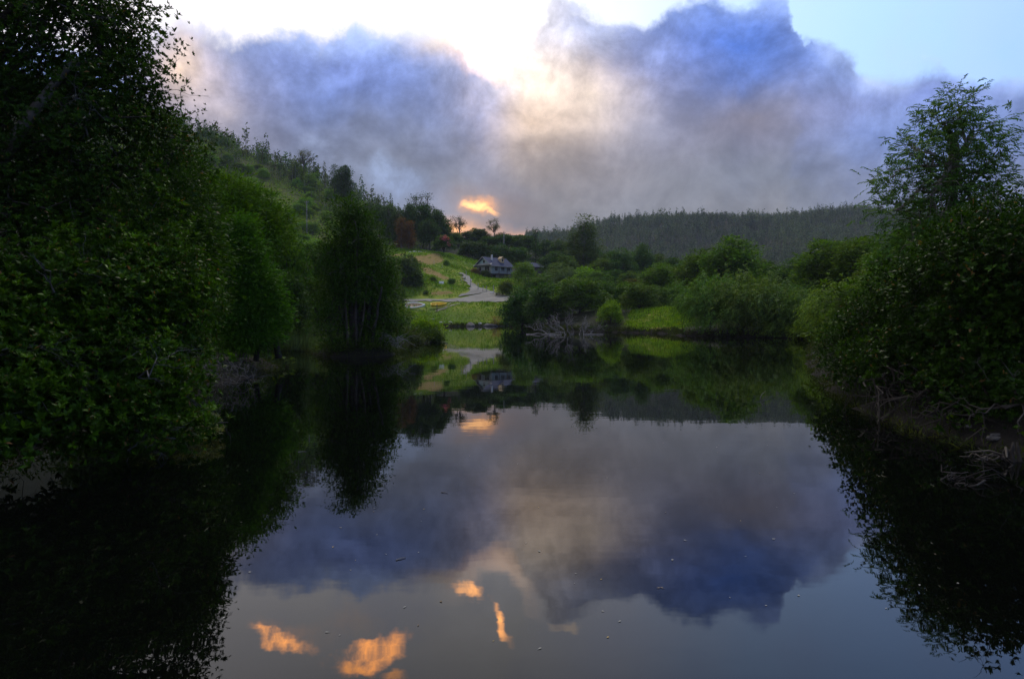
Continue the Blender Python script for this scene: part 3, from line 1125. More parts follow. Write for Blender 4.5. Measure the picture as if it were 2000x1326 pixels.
FENCE = 'fence posts around the junction'
for px, D, h in ((901, 168, 1.5), (911, 175, 1.4), (934, 159.5, 1.6), (943, 158, 1.3), (950, 157.5, 1.4)):
    post(px, D, h, 'short grey fence post beside the gravel side road', FENCE, .09, lean=R.uniform(-.1, .1))
post(919, 163.5, 1.9, 'pale gate post standing where the side road leaves the junction', None, .10)
post(964, 155.5, 1.7, 'pale fence post standing by the small white board at the junction', None, .11)
post(804, 168, 1.9, 'white fence post on the grass slope beside the leafy bushes', None, .09, W_STONE)
post(853.5, 138.5, 1.55, 'dark mooring post standing before the yellow boat', None, .10, W_DARK)
for px, D in ((772, 176), (787, 182), (848, 180), (864, 178)):
    post(px, D, 1.2, 'thin weathered fence post on the upper grass slope', 'fence posts on the upper slope', .06)


def board(px, py, D, w, h, leg, label):
    p = P(px, py, D)
    z = float(hz(p[0], p[1]))
    root = thing('sign_board', label, 'sign', (p[0], p[1], z), rad(R.uniform(-12, 12)))
    put('panel', Geo().box((0, 0, leg + h / 2), (w, .05, h)).mesh('panel', W_WHITE), root)
    for s in (-.35, .35):
        put('leg', Geo().box((s * w, .05, (leg + h * .5) / 2 - .1), (.07, .05, leg + h * .5 + .2)).mesh('leg', W_POST), root)


board(862, 557, 160.0, 1.15, .55, .35, 'pale blank board standing on the grass cutting above the road')
board(961, 569, 154.5, .85, .25, .35, 'small white board beside the fence post at the junction')
board(1052, 573, 152.0, .75, .22, .35, 'small white board in the dark bushes past the junction')


def pole(px, D, top_y, label, r=.12, mat=DEADWOOD, arm=True):
    p = P(px, 600, D)
    z = float(hz(p[0], p[1]))
    h = P(px, top_y, D)[2] - z
    root = thing('utility_pole', label, 'pole', (p[0], p[1], z))
    put('shaft', Geo().tube([(0, 0, -.4), (0, 0, h * .5), (.04, 0, h)], r * 1.2, r * .8, 7).mesh('shaft', mat, True), root)
    if arm:
        put('crossarm', Geo().box((0, 0, h - .5), (1.3, .1, .12)).mesh('crossarm', mat), root)
        for s in (-.55, .55):
            put('insulator', Geo().tube([(s, 0, h - .44), (s, 0, h - .3), (s, 0, h - .22)], .05, .03, 6).mesh('insulator', W_STONE), root)


pole(601, 205, 392, 'tall thin pale pole on the scrubby hillside', .11)
pole(984, 222, 452, 'pale utility pole standing behind the wooden house', .16)


def rock_mesh(seed, flat=.6):
    rng = np.random.default_rng(seed)
    g = Geo()
    n, m = 7, 5
    for i in range(m):
        th = math.pi * (i + .5) / m
        for j in range(n):
            ph = 2 * math.pi * (j + .5 * (i % 2)) / n
            r = rng.uniform(.75, 1.1)
            g.v.append(np.array([r * math.sin(th) * math.cos(ph), r * math.sin(th) * math.sin(ph), flat * r * math.cos(th)]))
    for i in range(m - 1):
        for j in range(n):
            g.f.append((i * n + j, (i + 1) * n + j, (i + 1) * n + (j + 1) % n, i * n + (j + 1) % n))
    g.f.append(tuple(range(n)))
    g.f.append(tuple((m - 1) * n + j for j in range(n))[::-1])
    return g


ROCKS = [rock_mesh(k).mesh('rock', W_STONE) for k in range(5)]
ROCKS_D = [rock_mesh(k + 9).mesh('rock', W_STONE_D) for k in range(5)]


def rock(px, py, D, r, label, group, dark=False, sink=.25):
    p = P(px, py, D)
    z = float(hz(p[0], p[1]))
    o = put('rock', (ROCKS_D if dark else ROCKS)[R.integers(5)], loc=(p[0], p[1], max(z, 0) + r * (.3 - sink)), rz=R.uniform(0, 6), scale=(r, r * R.uniform(.7, 1.0), r * R.uniform(.6, .9)))
    return tag(o, label, 'rock', group)


for px in (846, 860, 869, 878, 882, 892, 921, 936):
    rock(px + R.uniform(-2, 2), 634, 132.5 + R.uniform(-.5, 1.0), R.uniform(.25, .6), 'pale stone at the waterline of the far grassy bank', 'pale stones along the far waterline')
for k in range(16):
    px = R.uniform(800, 836)
    rock(px, 495, 201 + R.uniform(-1, 1.5), R.uniform(.4, .8), 'whitish stone in the row above the bare earth patch', 'white stones above the meadow')
for k in range(10):
    px = 879 + k * 3.4 + R.uniform(-1, 1)
    rock(px, 498, 207 + R.uniform(-.7, .7), R.uniform(.3, .6), 'whitish stone in the row beneath the pink flowering tree', 'white stones above the meadow')


# ------------------------------------------------------------------ vegetation
def tree_from(name, label, cat, blobs, base, fork, rng, n, per, rc, L, W, color, style='leaf', bark=BARK, r0=.15, mat=LEAF, group=None,
              fine=70, inner=.45, up=.15, droop=.0, twigs=0, twig_len=.7, twig_r=.012, k=7, extra_trunks=(), rough=.16, twig_mat=TWIG, flat=.6):
    """a tree of its own: ellipsoids of foliage in world metres, built about its base"""
    base = np.asarray(base, float)
    root = thing(name, label, cat, base, 0, group)
    bl = [(b[0] - base[0], b[1] - base[1], b[2] - base[2], b[3], b[4], b[5]) for b in blobs]
    c, out, idx = ellipsoid_points(bl, n, rng, inner, up, rough)
    keep = c[:, 2] + base[2] > 0.10
    c, out, idx = c[keep], out[keep], idx[keep]
    if style == 'leaf':
        V = leaf_clumps(c, out, rng, per, rc, L, W, droop, flat)
    elif style == 'rosette':
        V = rosettes(c, out, rng, per, rc, k, L, W)
    else:
        V = fronds(c, out, rng, per, rc, k, L, W, droop)
    V = V[(V[:, :, 2].min(1) + base[2]) > 0.02]
    put('crown', quads_mesh('crown', V, mat), root, color)
    g = branches(Geo(), (0, 0, -.3), np.asarray(fork, float) - base, bl, c, idx, rng, r0, fine)
    put('trunk', g.mesh('trunk', bark, True), root)
    for pts, a, b_, mt in extra_trunks:
        put('stem', Geo().tube(np.asarray(pts, float) - base, a, b_, 7).mesh('stem', mt, True), root)
    if twigs:
        o = put('dead_twigs', dead_twigs(c, out, rng, twigs, twig_len, twig_r).mesh('dead_twigs', twig_mat), root)
        o['kind'] = 'stuff'
    return root


def px_blobs(rows):
    """(pixel x, pixel y, depth, radius x px, radius z px, radius y m)"""
    res = []
    for x, y, D, rx, rz, ry in rows:
        p = P(x, y, D)
        res.append((p[0], p[1], p[2], rx * D / FPX, ry, rz * D / FPX))
    return res


GREEN = (0.052, 0.112, 0.014)
DEEP = (0.03, 0.068, 0.014)
BRIGHT = (0.085, 0.175, 0.014)
LIME = (0.135, 0.225, 0.018)
OLIVE = (0.085, 0.1, 0.022)
BLUEG = (0.042, 0.088, 0.042)
PALE = (0.1, 0.15, 0.05)


def g_at(px, D, y=600):
    p = P(px, y, D)
    return np.array([p[0], p[1], float(hz(p[0], p[1]))])


# --- the near bank where the big evergreen leans over the water
rng = np.random.default_rng(101)
tree_from('evergreen_tree', 'tall dark evergreen tree leaning over the water with bare grey limbs inside', 'tree',
          px_blobs([(90, 90, 11.0, 200, 170, 1.6), (-60, 240, 10.5, 200, 220, 1.6), (200, 70, 11.6, 90, 110, 1.1), (245, 130, 12.0, 62, 80, .8), (130, 260, 11.0, 170, 150, 1.3),
                    (265, 240, 12.2, 75, 85, .9), (320, 235, 12.6, 42, 42, .6), (330, 330, 12.6, 78, 100, 1.0), (160, 420, 11.2, 190, 140, 1.3), (0, 460, 10.5, 180, 160, 1.3),
                    (100, -120, 11.0, 180, 160, 1.5)]),
          (-10.6, 11.0, float(hz(-10.6, 11.0))), (-9.6, 11.0, 3.6), rng, 2100, 13, .15, .062, .023, (.021, .047, .007), 'rosette', BARK_DARK, .22, LEAF_GLOSSY,
          fine=170, inner=.35, twigs=170, twig_len=.95, twig_r=.011, k=7,
          extra_trunks=[([P(-60, 420, 10.6), P(0, 315, 10.4), P(40, 255, 10.3), P(75, 205, 10.3), P(110, 160, 10.5), P(142, 122, 10.7), P(185, 118, 11.0)], .12, .03, BARK)])
rng = np.random.default_rng(102)
tree_from('overhanging_shrub', 'big leafy shrub with bright green leaf whorls hanging low over dark water', 'shrub',
          px_blobs([(40, 600, 9.2, 150, 130, 1.1), (180, 590, 10.0, 150, 130, 1.1), (300, 560, 11.0, 110, 120, 1.0), (330, 660, 11.0, 80, 80, .8), (70, 730, 8.6, 150, 100, .9),
                    (220, 720, 9.4, 130, 90, .9), (320, 760, 10.0, 75, 60, .6), (150, 800, 8.8, 130, 55, .7), (-80, 700, 8.2, 150, 160, 1.0), (345, 830, 9.6, 55, 26, .5), (270, 850, 9.2, 80, 30, .5), (-30, 810, 8.4, 120, 50, .7), (70, 830, 8.6, 110, 30, .6), (-110, 850, 7.6, 130, 50, .6), (170, 840, 9.0, 90, 26, .5)]),
          (-8.6, 9.4, float(hz(-8.6, 9.4))), (-7.6, 9.3, 1.7), rng, 1700, 10, .15, .080, .029, (.028, .062, .006), 'rosette', BARK_DARK, .14, LEAF_GLOSSY,
          fine=170, inner=.4, twigs=120, twig_len=.8, twig_r=.009, k=8)
rng = np.random.default_rng(103)
tree_from('drowned_branch', 'silvery withered leaves on a drowned branch touching the water', 'branch',
          px_blobs([(385, 836, 11.2, 48, 14, .25), (340, 856, 10.6, 45, 14, .25), (300, 872, 10.2, 50, 12, .25)]), P(250, 860, 10.3), P(330, 850, 10.6), rng, 110, 4, .09, .085, .022, (.13, .14, .15),
          'rosette', DEADWOOD, .02, LEAF_GLOSSY, fine=40, k=6)

# --- trees along the left shore
rng = np.random.default_rng(104)
tree_from('shore_tree', 'dense dark-leaved tree rising behind the leaning evergreen', 'tree',
          px_blobs([(350, 345, 17, 48, 50, 1.0), (318, 400, 16, 70, 70, 1.2), (372, 420, 17, 42, 50, 1.0), (350, 490, 16.5, 60, 60, 1.1), (385, 520, 16.8, 40, 44, .9), (290, 500, 15.5, 90, 90, 1.2), (360, 590, 16.4, 55, 50, 1.0), (300, 620, 15.8, 70, 60, 1.0)]),
          g_at(330, 17), P(360, 470, 16.5), rng, 1500, 26, .22, .12, .045, (.026, .060, .008), 'leaf', BARK, .16, twigs=30, twig_len=1.0, twig_r=.014)
rng = np.random.default_rng(105)
tree_from('shore_tree', 'tall yellow-green tree on the wooded shore below the hillside', 'tree',
          px_blobs([(452, 372, 29, 36, 26, 1.2), (420, 410, 28.5, 38, 34, 1.2), (492, 398, 30, 36, 28, 1.2), (455, 430, 29, 52, 36, 1.4), (530, 432, 31, 30, 28, 1.1), (515, 470, 30.5, 44, 34, 1.3), (410, 470, 28, 44, 44, 1.3)]),
          g_at(455, 30), P(470, 520, 29.5), rng, 1100, 22, .28, .16, .06, (.060, .125, .009), 'leaf', BARK, .2)
rng = np.random.default_rng(106)
tree_from('conical_tree', 'bright green dense conical tree standing at the cove', 'tree',
          px_blobs([(468, 452, 24, 24, 30, .5), (462, 492, 24, 44, 38, .9), (474, 540, 24, 56, 40, 1.1), (440, 560, 23.7, 34, 40, .8), (505, 575, 24.2, 38, 36, .8), (480, 610, 24, 64, 40, 1.2), (530, 625, 24.5, 26, 34, .7), (430, 620, 23.5, 32, 44, .8), (490, 655, 23.8, 50, 26, 1.0)]),
          g_at(470, 25.5), P(478, 560, 24.6), rng, 2400, 22, .20, .13, .042, (.038, .104, .008), 'leaf', BARK_DARK, .16, rough=.1,
          extra_trunks=[([P(500, 705, 24), P(505, 660, 24.2), P(480, 600, 24.4)], .10, .05, BARK_DARK), ([P(545, 700, 24.5), P(535, 650, 24.5), P(500, 600, 24.4)], .12, .05, BARK_DARK),
                        ([P(440, 690, 24), P(450, 640, 24), P(470, 580, 24.4)], .08, .04, BARK)])
rng = np.random.default_rng(107)
T = P(693, 690, 34.3)
T[2] = float(hz(T[0], T[1]))
stems = []
for k, (bx, tx, ty, r, mt) in enumerate(((672, 668, 470, .13, BARK_DARK), (684, 690, 420, .15, BARK_DARK), (698, 694, 430, .08, BARK_DARK), (706, 712, 470, .14, BARK_DARK), (716, 730, 500, .12, BARK_DARK),
                                         (690, 700, 520, .07, BARK_DARK), (724, 745, 560, .09, BARK_DARK), (664, 632, 640, .10, BARK_DARK), (700, 720, 540, .05, BARK), (680, 672, 520, .07, BARK))):
    D = 34.2 + R.uniform(-.5, .7)
    a, b_ = P(bx, 694, D), P(tx, ty, D)
    a[2] = float(hz(a[0], a[1])) - .15
    stems.append((wob(a, b_, 8, .012, rng), r, r * .45, mt))
tree_from('multi_stemmed_tree', 'tall dark tree with many bare stems on a small point in the water', 'tree',
          px_blobs([(682, 412, 34.5, 28, 26, .9), (705, 440, 34.8, 30, 28, .9), (672, 450, 34.2, 30, 26, .9), (695, 478, 34.5, 40, 32, 1.2), (655, 498, 34, 30, 28, 1.0), (728, 492, 35, 30, 32, 1.0), (690, 525, 34, 40, 30, 1.3),
                    (650, 545, 34, 30, 28, 1.0), (735, 540, 35, 30, 30, 1.0), (700, 570, 34.5, 44, 26, 1.4), (650, 585, 34, 34, 28, 1.0), (745, 580, 35, 28, 32, 1.0), (636, 628, 33.5, 36, 24, .8), (655, 655, 33.6, 22, 14, .6), (728, 650, 34.2, 26, 18, .6), (765, 645, 35, 24, 22, .7),
                    (748, 620, 35, 34, 28, .9), (690, 605, 35.6, 60, 28, .7), (755, 525, 36, 18, 34, .8)]),
          T, P(692, 560, 34.4), rng, 1450, 22, .23, .15, .06, (.030, .070, .008), 'leaf', BARK_DARK, .2, twigs=45, twig_len=1.1, twig_r=.018, extra_trunks=stems, inner=.35, rough=.26)
rng = np.random.default_rng(108)
FR = [('low_bush', 'low dark bush beside the many-stemmed tree on the point', (795, 655, 57, 60, 32, 2.0), (0.044, 0.085, 0.017)),
      ('low_bush', 'yellow-green low bush at the tip of the wooded point', (832, 645, 55.5, 26, 18, 1.0), (0.145, 0.238, 0.020)),
      ('low_bush', 'grey twiggy bush drooping into the water at the point', (775, 660, 50, 45, 24, 1.4), (0.051, 0.071, 0.034)),
      ('low_bush', 'olive low bush between the point and the grassy bank', (765, 625, 66, 40, 34, 2.0), (0.076, 0.119, 0.020)),
      ('low_bush', 'dark bush hanging over the water at the end of the point', (838, 662, 53, 20, 12, .9), (0.037, 0.065, 0.020))]
for nm, lb, (x, y, D, rx, rz, ry), colr in FR:
    tree_from(nm, lb, 'bush', px_blobs([(x, y, D, rx, rz, ry), (x - rx * .4, y - rz * .3, D + .5, rx * .55, rz * .8, ry * .7), (x + rx * .45, y + rz * .1, D - .3, rx * .5, rz * .7, ry * .7)]),
              g_at(x, D + .4), P(x, y + rz * .5, D), rng, 420, 16, .26, .17, .07, colr, 'leaf', BARK_DARK, .07, fine=40, twigs=26, twig_len=1.0, twig_r=.02)


# --- kinds of trees that stand in numbers: a mesh for each, shared by the copies
def proto(seed, kind):
    rng = np.random.default_rng(seed)
    g = Geo()
    if kind == 'broad':                                     # about 10 m tall, boughs as separate heads of foliage
        bl = [(rng.uniform(-.3, .3), rng.uniform(-.3, .3), 8.4, 1.3, 1.3, 1.0)]
        for i in range(17):
            a = i * 2.4 + rng.uniform(-.4, .4)
            h = 2.6 + 5.4 * (i + .5) / 17 + rng.uniform(-.4, .4)
            rr = rng.uniform(1.5, 2.6) * (1.0 if h < 6 else .72)
            q = rng.uniform(.75, 1.25)
            bl.append((rr * math.cos(a), rr * math.sin(a), h, q, q, q * rng.uniform(.65, .95)))
        bl.append((0, 0, 5.4, 1.5, 1.5, 2.2))
        c, o, idx = ellipsoid_points(bl, 760, rng, .35, .3, .14, .08)
        V = leaf_clumps(c, o, rng, 12, .25, .34, .15)
        branches(g, (0, 0, -.5), (0, 0, 5.0), bl, c, idx, rng, .22, 60)
    elif kind == 'tall':                                    # narrow, 10 m
        bl = [(rng.uniform(-.35, .35), rng.uniform(-.35, .35), h, 1.25 * (1.15 - abs(h - 4.5) / 8), 1.25 * (1.15 - abs(h - 4.5) / 8), 1.15) for h in np.linspace(1.6, 9.3, 9)]
        c, o, idx = ellipsoid_points(bl, 560, rng, .3, .1, .2)
        V = leaf_clumps(c, o, rng, 14, .26, .24, .10, .2)
        branches(g, (0, 0, -.5), (0, 0, 8.8), bl, c, idx, rng, .16, 40)
    elif kind == 'conifer':
        cs, os_ = [], []
        for h in np.linspace(1.6, 9.9, 24):
            rr = 1.75 * (1 - (h - 1.2) / 9.0) ** .85 * rng.uniform(.75, 1.15)
            for k in range(max(3, int(3 + rr * 6))):
                a = rng.uniform(0, 6.28)
                q = rng.uniform(.45, 1.0)
                cs.append((rr * q * math.cos(a), rr * q * math.sin(a), h - rr * q * .22))
                os_.append((math.cos(a), math.sin(a), -.15))
        c, o = np.array(cs), np.array(os_)
        V = leaf_clumps(c, o, rng, 14, .20, .30, .08, .15, .5)
        g.tube([(0, 0, -.5), (0, 0, 4), (0.03, 0, 9.9)], .17, .02, 7)
        for k in rng.choice(len(c), 40):
            g.tube([(0, 0, c[k][2] + .3), tuple(c[k])], .03, .01, 3, cap=False)
    elif kind == 'sparse':                                  # open crown, branches against the sky
        bl = [(1.5 * math.cos(i * 2.1), 1.5 * math.sin(i * 2.1), rng.uniform(6.2, 9.0), rng.uniform(.8, 1.2), rng.uniform(.8, 1.2), rng.uniform(.6, 1.0)) for i in range(9)]
        bl += [(0, 0, 9.2, .9, .9, .7)]
        c, o, idx = ellipsoid_points(bl, 190, rng, .3, .2, .2)
        V = leaf_clumps(c, o, rng, 12, .24, .22, .11)
        branches(g, (0, 0, -.5), (0, 0, 6.2), bl, c, idx, rng, .17, 150)
    elif kind == 'shrub':                                   # leaves down to the ground, 4 m tall
        bl = [(0, 0, 1.7, 1.3, 1.3, 1.4)]
        for i in range(16):
            a = i * 2.4 + rng.uniform(-.3, .3)
            h = .5 + 2.9 * (i + .5) / 16
            q = rng.uniform(.55, .95)
            rr = rng.uniform(1.2, 1.9) * (1.0 if h < 2.2 else .6)
            bl.append((rr * math.cos(a), rr * math.sin(a), h, q, q, q * rng.uniform(.7, 1.0)))
        c, o, idx = ellipsoid_points(bl, 640, rng, .4, .3, .14, .08)
        V = leaf_clumps(c, o, rng, 12, .17, .24, .105)
        branches(g, (0, 0, -.4), (0, 0, .9), bl, c, idx, rng, .09, 40)
    elif kind == 'willow':                                  # arching fine sprays down to the ground, 5 m tall
        bl = [(0, 0, 3.0, 1.9, 1.9, 1.9)]
        for i in range(9):
            a = i * .7 + rng.uniform(-.3, .3)
            bl.append((1.45 * math.cos(a), 1.45 * math.sin(a), rng.uniform(.7, 3.2), 1.25, 1.25, 1.2))
        c, o, idx = ellipsoid_points(bl, 760, rng, .5, .25, .14)
        V = fronds(c, o, rng, 2, .62, 8, .24, .07, .8)
        V = V[V[:, :, 2].min(1) > -.25]
        branches(g, (0, 0, -.4), (0, 0, .8), bl, c, idx, rng, .05, 30)
    bark = {'sparse': BARK, 'tall': BARK_PALE}.get(kind, BARK_DARK)
    return {'crown': quads_mesh('crown', V, LEAF), 'trunk': g.mesh('trunk', bark, True), 'h': float(np.percentile(V[:, :, 2], 99.7)), 'w': float(np.percentile(np.abs(V[:, :, 0]), 98) * 2)}


KINDS = {}
for kd, nv in (('broad', 4), ('tall', 3), ('conifer', 3), ('sparse', 2), ('shrub', 4), ('willow', 3)):
    KINDS[kd] = [proto(300 + 17 * i + len(kd), kd) for i in range(nv)]
COUNT = 0


def plant(kind, px, D, top_y, w_px, color, name, label, cat='tree', group=None, wmin=None, jit=.12):
    """a tree with its foot on the ground D metres off and its top at that height"""
    global COUNT
    COUNT += 1
    pr = KINDS[kind][COUNT % len(KINDS[kind])]
    b = g_at(px, D)
    h = max(P(px, top_y, D)[2] - b[2], .75 * w_px * D / FPX if kind == 'shrub' else 1.0)
    sz = h / pr['h']
    sx = (w_px * D / FPX) / pr['w']
    root = thing(name, label, cat, b, R.uniform(0, 6.28), group, (sx, sx, sz))
    col = tuple(c * R.uniform(1 - jit, 1 + jit) for c in color)
    put('crown', pr['crown'], root, col)
    put('trunk', pr['trunk'], root)
    return root


# wooded shore between the cove and the hill
G = 'trees on the wooded shore below the hillside'
SHORE_T = {(565, 46): 'rising just behind the conical tree', (600, 58): 'of deep green below the pale pole', (640, 66): 'touching the many-stemmed tree', (560, 40): 'of low height behind the reeds', (615, 47): 'of dull leaf right above the reeds',
           (535, 52): 'of bright leaf above the conical tree', (740, 80): 'behind the many-stemmed tree on its meadow side', (760, 92): 'of slight build next to the road cutting', (590, 90): 'on the slope foot under the pale pole', (690, 100): 'hidden behind the many-stemmed tree'}
for x, D, ty, w, c_ in ((565, 46, 450, 84, GREEN), (600, 58, 480, 90, DEEP), (640, 66, 475, 90, GREEN), (560, 40, 530, 90, DEEP), (615, 47, 545, 100, (0.048, 0.080, 0.019)), (650, 50, 580, 80, OLIVE),
                        (535, 52, 415, 80, BRIGHT), (740, 80, 500, 80, DEEP), (760, 92, 520, 60, (0.048, 0.088, 0.019)), (730, 70, 590, 90, (0.045, 0.072, 0.019)), (590, 90, 500, 90, GREEN), (690, 100, 470, 90, DEEP)):
    plant('broad' if ty < 560 else 'shrub', x, D, ty, w, c_, 'broadleaf_tree' if ty < 560 else 'broadleaf_shrub', 'broadleaf tree of the shore thicket ' + SHORE_T[(x, D)] if ty < 560 else 'low leafy shrub at the foot of the shore thicket', 'tree' if ty < 560 else 'shrub', G if ty < 560 else 'low shrubs of the shore thicket')
for x, D, ty, w, c_ in ((300, 40, 360, 130, GREEN), (370, 36, 385, 90, GREEN), (345, 60, 335, 90, DEEP), (200, 40, 300, 180, DEEP)):
    plant('broad', x, D, ty, w, c_, 'broadleaf_tree', 'green tree mostly hidden behind the leaning evergreen', 'tree', 'trees behind the leaning evergreen')
# shrubs on the open hillside
rngh = np.random.default_rng(115)
HS = []
while len(HS) < 110:
    x, y = rngh.uniform(400, 700), rngh.uniform(300, 520)
    ridge = np.interp(x, [400, 500, 600, 700], [295, 325, 372, 428])
    if y < ridge + 8:
        continue
    HS.append((x, 140 + 190 * (1 - (y - ridge) / (540 - ridge)) * (1.0 if x < 600 else .9)))
for x, D in HS:
    p = g_at(x, D)
    top = P(x, 600, D)
    hh = rngh.uniform(1.6, 3.6)
    ty = 617 - (p[2] + hh - EYE) / D * FPX
    k = rngh.random()
    plant('shrub' if k < .7 else 'broad', x, D, ty, rngh.uniform(3.5, 6.5) * FPX / D, (.125, .220, .022) if k < .5 else ((.088, .160, .020) if k < .85 else (.145, .22, .026)), 'hillside_shrub' , 'green shrub on the open scrubby hillside around the pale pole', 'shrub', 'shrubs on the open hillside')
# hill crest
plant('conifer', 655, 275, 322, 30, DEEP, 'pointed_conifer', 'dark pointed conifer rising over the hill crest beside a dense round tree')
plant('broad', 674, 272, 325, 42, (0.026, 0.058, 0.016), 'dense_tree', 'dense dark round tree on the crest beside the pointed conifer')
plant('sparse', 597, 300, 292, 34, (0.080, 0.096, 0.048), 'open_tree', 'tall thin grey see-through tree on the hill crest')
G = 'trees of the dark grove above the meadow'
GROVE = {722: 'below the dense round crest tree', 742: 'between the round crest tree and the slim grove trees', 760: 'of slim shape, first beside the rusty trees', 776: 'of slim shape, touching the rusty trees',
         803: 'just behind the rusty trees', 828: 'under the open-crowned tree', 850: 'next to the pink flowering tree, tall and full', 868: 'of low height at the grove end facing the sunset', 840: 'in front of the open-crowned tree, lower than its neighbours'}
for x, D, ty, w, c_, kd in ((722, 232, 398, 44, DEEP, 'broad'), (742, 228, 402, 42, DEEP, 'broad'), (760, 222, 402, 40, (0.032, 0.072, 0.019), 'tall'), (776, 218, 408, 38, DEEP, 'tall'),
                            (803, 216, 398, 40, (0.032, 0.077, 0.022), 'broad'), (828, 220, 402, 46, (0.029, 0.067, 0.022), 'broad'), (850, 222, 410, 46, DEEP, 'broad'), (868, 226, 424, 34, (0.035, 0.077, 0.019), 'broad'), (840, 212, 428, 44, DEEP, 'broad')):
    plant(kd, x, D, ty, w, c_, 'grove_tree', 'dark grove tree ' + GROVE[x], 'tree', G)
plant('sparse', 824, 234, 377, 54, (0.038, 0.067, 0.029), 'open_tree', 'open-crowned tree standing over the dark grove')
for x in (786, 799):
    plant('tall', x, 207, 424 if x < 790 else 432, 26, (0.152, 0.061, 0.029), 'rusty_tree', 'slim rusty brown tree with pale trunk at the edge of the grove', 'tree', 'rusty trees at the grove edge')
plant('sparse', 897, 246, 422, 30, (0.072, 0.080, 0.032), 'skyline_tree', 'small see-through tree standing against the orange sunset glow')
plant('sparse', 965, 246, 427, 28, (0.080, 0.088, 0.048), 'skyline_tree', 'slender see-through tree with pale trunk behind the house roof')
G = 'trees of the belt behind the house'
BELT = {888: 'beside the pink flowering tree', 912: 'next to the see-through tree at the sunset glow', 926: 'of rounded crown under the sunset glow', 941: 'of dark crown between the two see-through trees', 955: 'just before the slender see-through tree',
        978: 'of bluish crown right at the utility pole', 992: 'of broad crown beyond the utility pole', 1015: 'behind the house ridge end', 1033: 'of bluish crown beside the shed conifer', 1066: 'on the far side of the shed conifer',
        1090: 'of bluish crown above the pale drooping tree', 1110: 'close to the shorter columnar tree', 1165: 'of dark crown beside the tall columnar tree', 1185: 'of bluish low crown past the tall columnar tree',
        938: 'above the house gable', 915: 'at the upper end of the meadow stones', 975: 'behind the house chimney', 1010: 'behind the house dormer'}
for x, D, ty, w, c_, kd in ((888, 236, 455, 36, GREEN, 'broad'), (912, 240, 452, 34, DEEP, 'broad'), (926, 244, 446, 30, GREEN, 'broad'), (941, 244, 448, 34, DEEP, 'broad'), (955, 238, 462, 38, GREEN, 'broad'),
                            (978, 242, 455, 30, BLUEG, 'broad'), (992, 238, 458, 40, (0.048, 0.096, 0.032), 'broad'), (1015, 236, 460, 42, GREEN, 'broad'), (1033, 232, 462, 36, BLUEG, 'broad'),
                            (1066, 222, 470, 44, DEEP, 'broad'), (1090, 216, 470, 46, BLUEG, 'broad'), (1110, 208, 478, 46, DEEP, 'broad'), (1165, 205, 488, 44, DEEP, 'broad'), (1185, 200, 505, 44, BLUEG, 'broad'),
                            (938, 212, 490, 50, DEEP, 'shrub'), (915, 214, 485, 44, DEEP, 'shrub'), (975, 214, 490, 48, DEEP, 'shrub'), (1010, 215, 488, 44, GREEN, 'shrub')):
    plant(kd, x, D, ty, w, c_, 'belt_tree' if kd == 'broad' else 'belt_shrub', ('tree in the belt behind the house, ' if kd == 'broad' else 'dark shrub behind the house, ') + BELT[x], 'tree' if kd == 'broad' else 'shrub', G if kd == 'broad' else 'shrubs behind the house')
plant('conifer', 1046, 212, 448, 30, DEEP, 'pointed_conifer', 'dark pointed conifer behind the small shed')
plant('tall', 1141, 186, 420, 60, (0.061, 0.106, 0.042), 'tall_tree', 'tall columnar grey-green tree standing clear before the far hill')
plant('tall', 1122, 190, 452, 40, (0.048, 0.090, 0.035), 'tall_tree', 'shorter columnar tree leaning into the tall grey-green one')
# the pink flowering one
fl = plant('broad', 866, 198, 460, 42, GREEN, 'flowering_tree', 'small green tree with a pink flower head above the meadow')
rng = np.random.default_rng(120)
c0 = P(868, 466, 196.5)
c_, o_, i_ = ellipsoid_points([(0, 0, 0, 1.25, .9, .75), (1.2, 0, -1.6, .5, .5, .6)], 90, rng, .3)
V = leaf_clumps(c_, o_, rng, 8, .16, .20, .17)
me = quads_mesh('blossom', V, LEAF)
bo = put('blossom', me, color=(.50, .13, .34), loc=c0)
bpy.context.view_layer.update()
bo.parent = fl
bo.matrix_parent_inverse = fl.matrix_world.inverted()

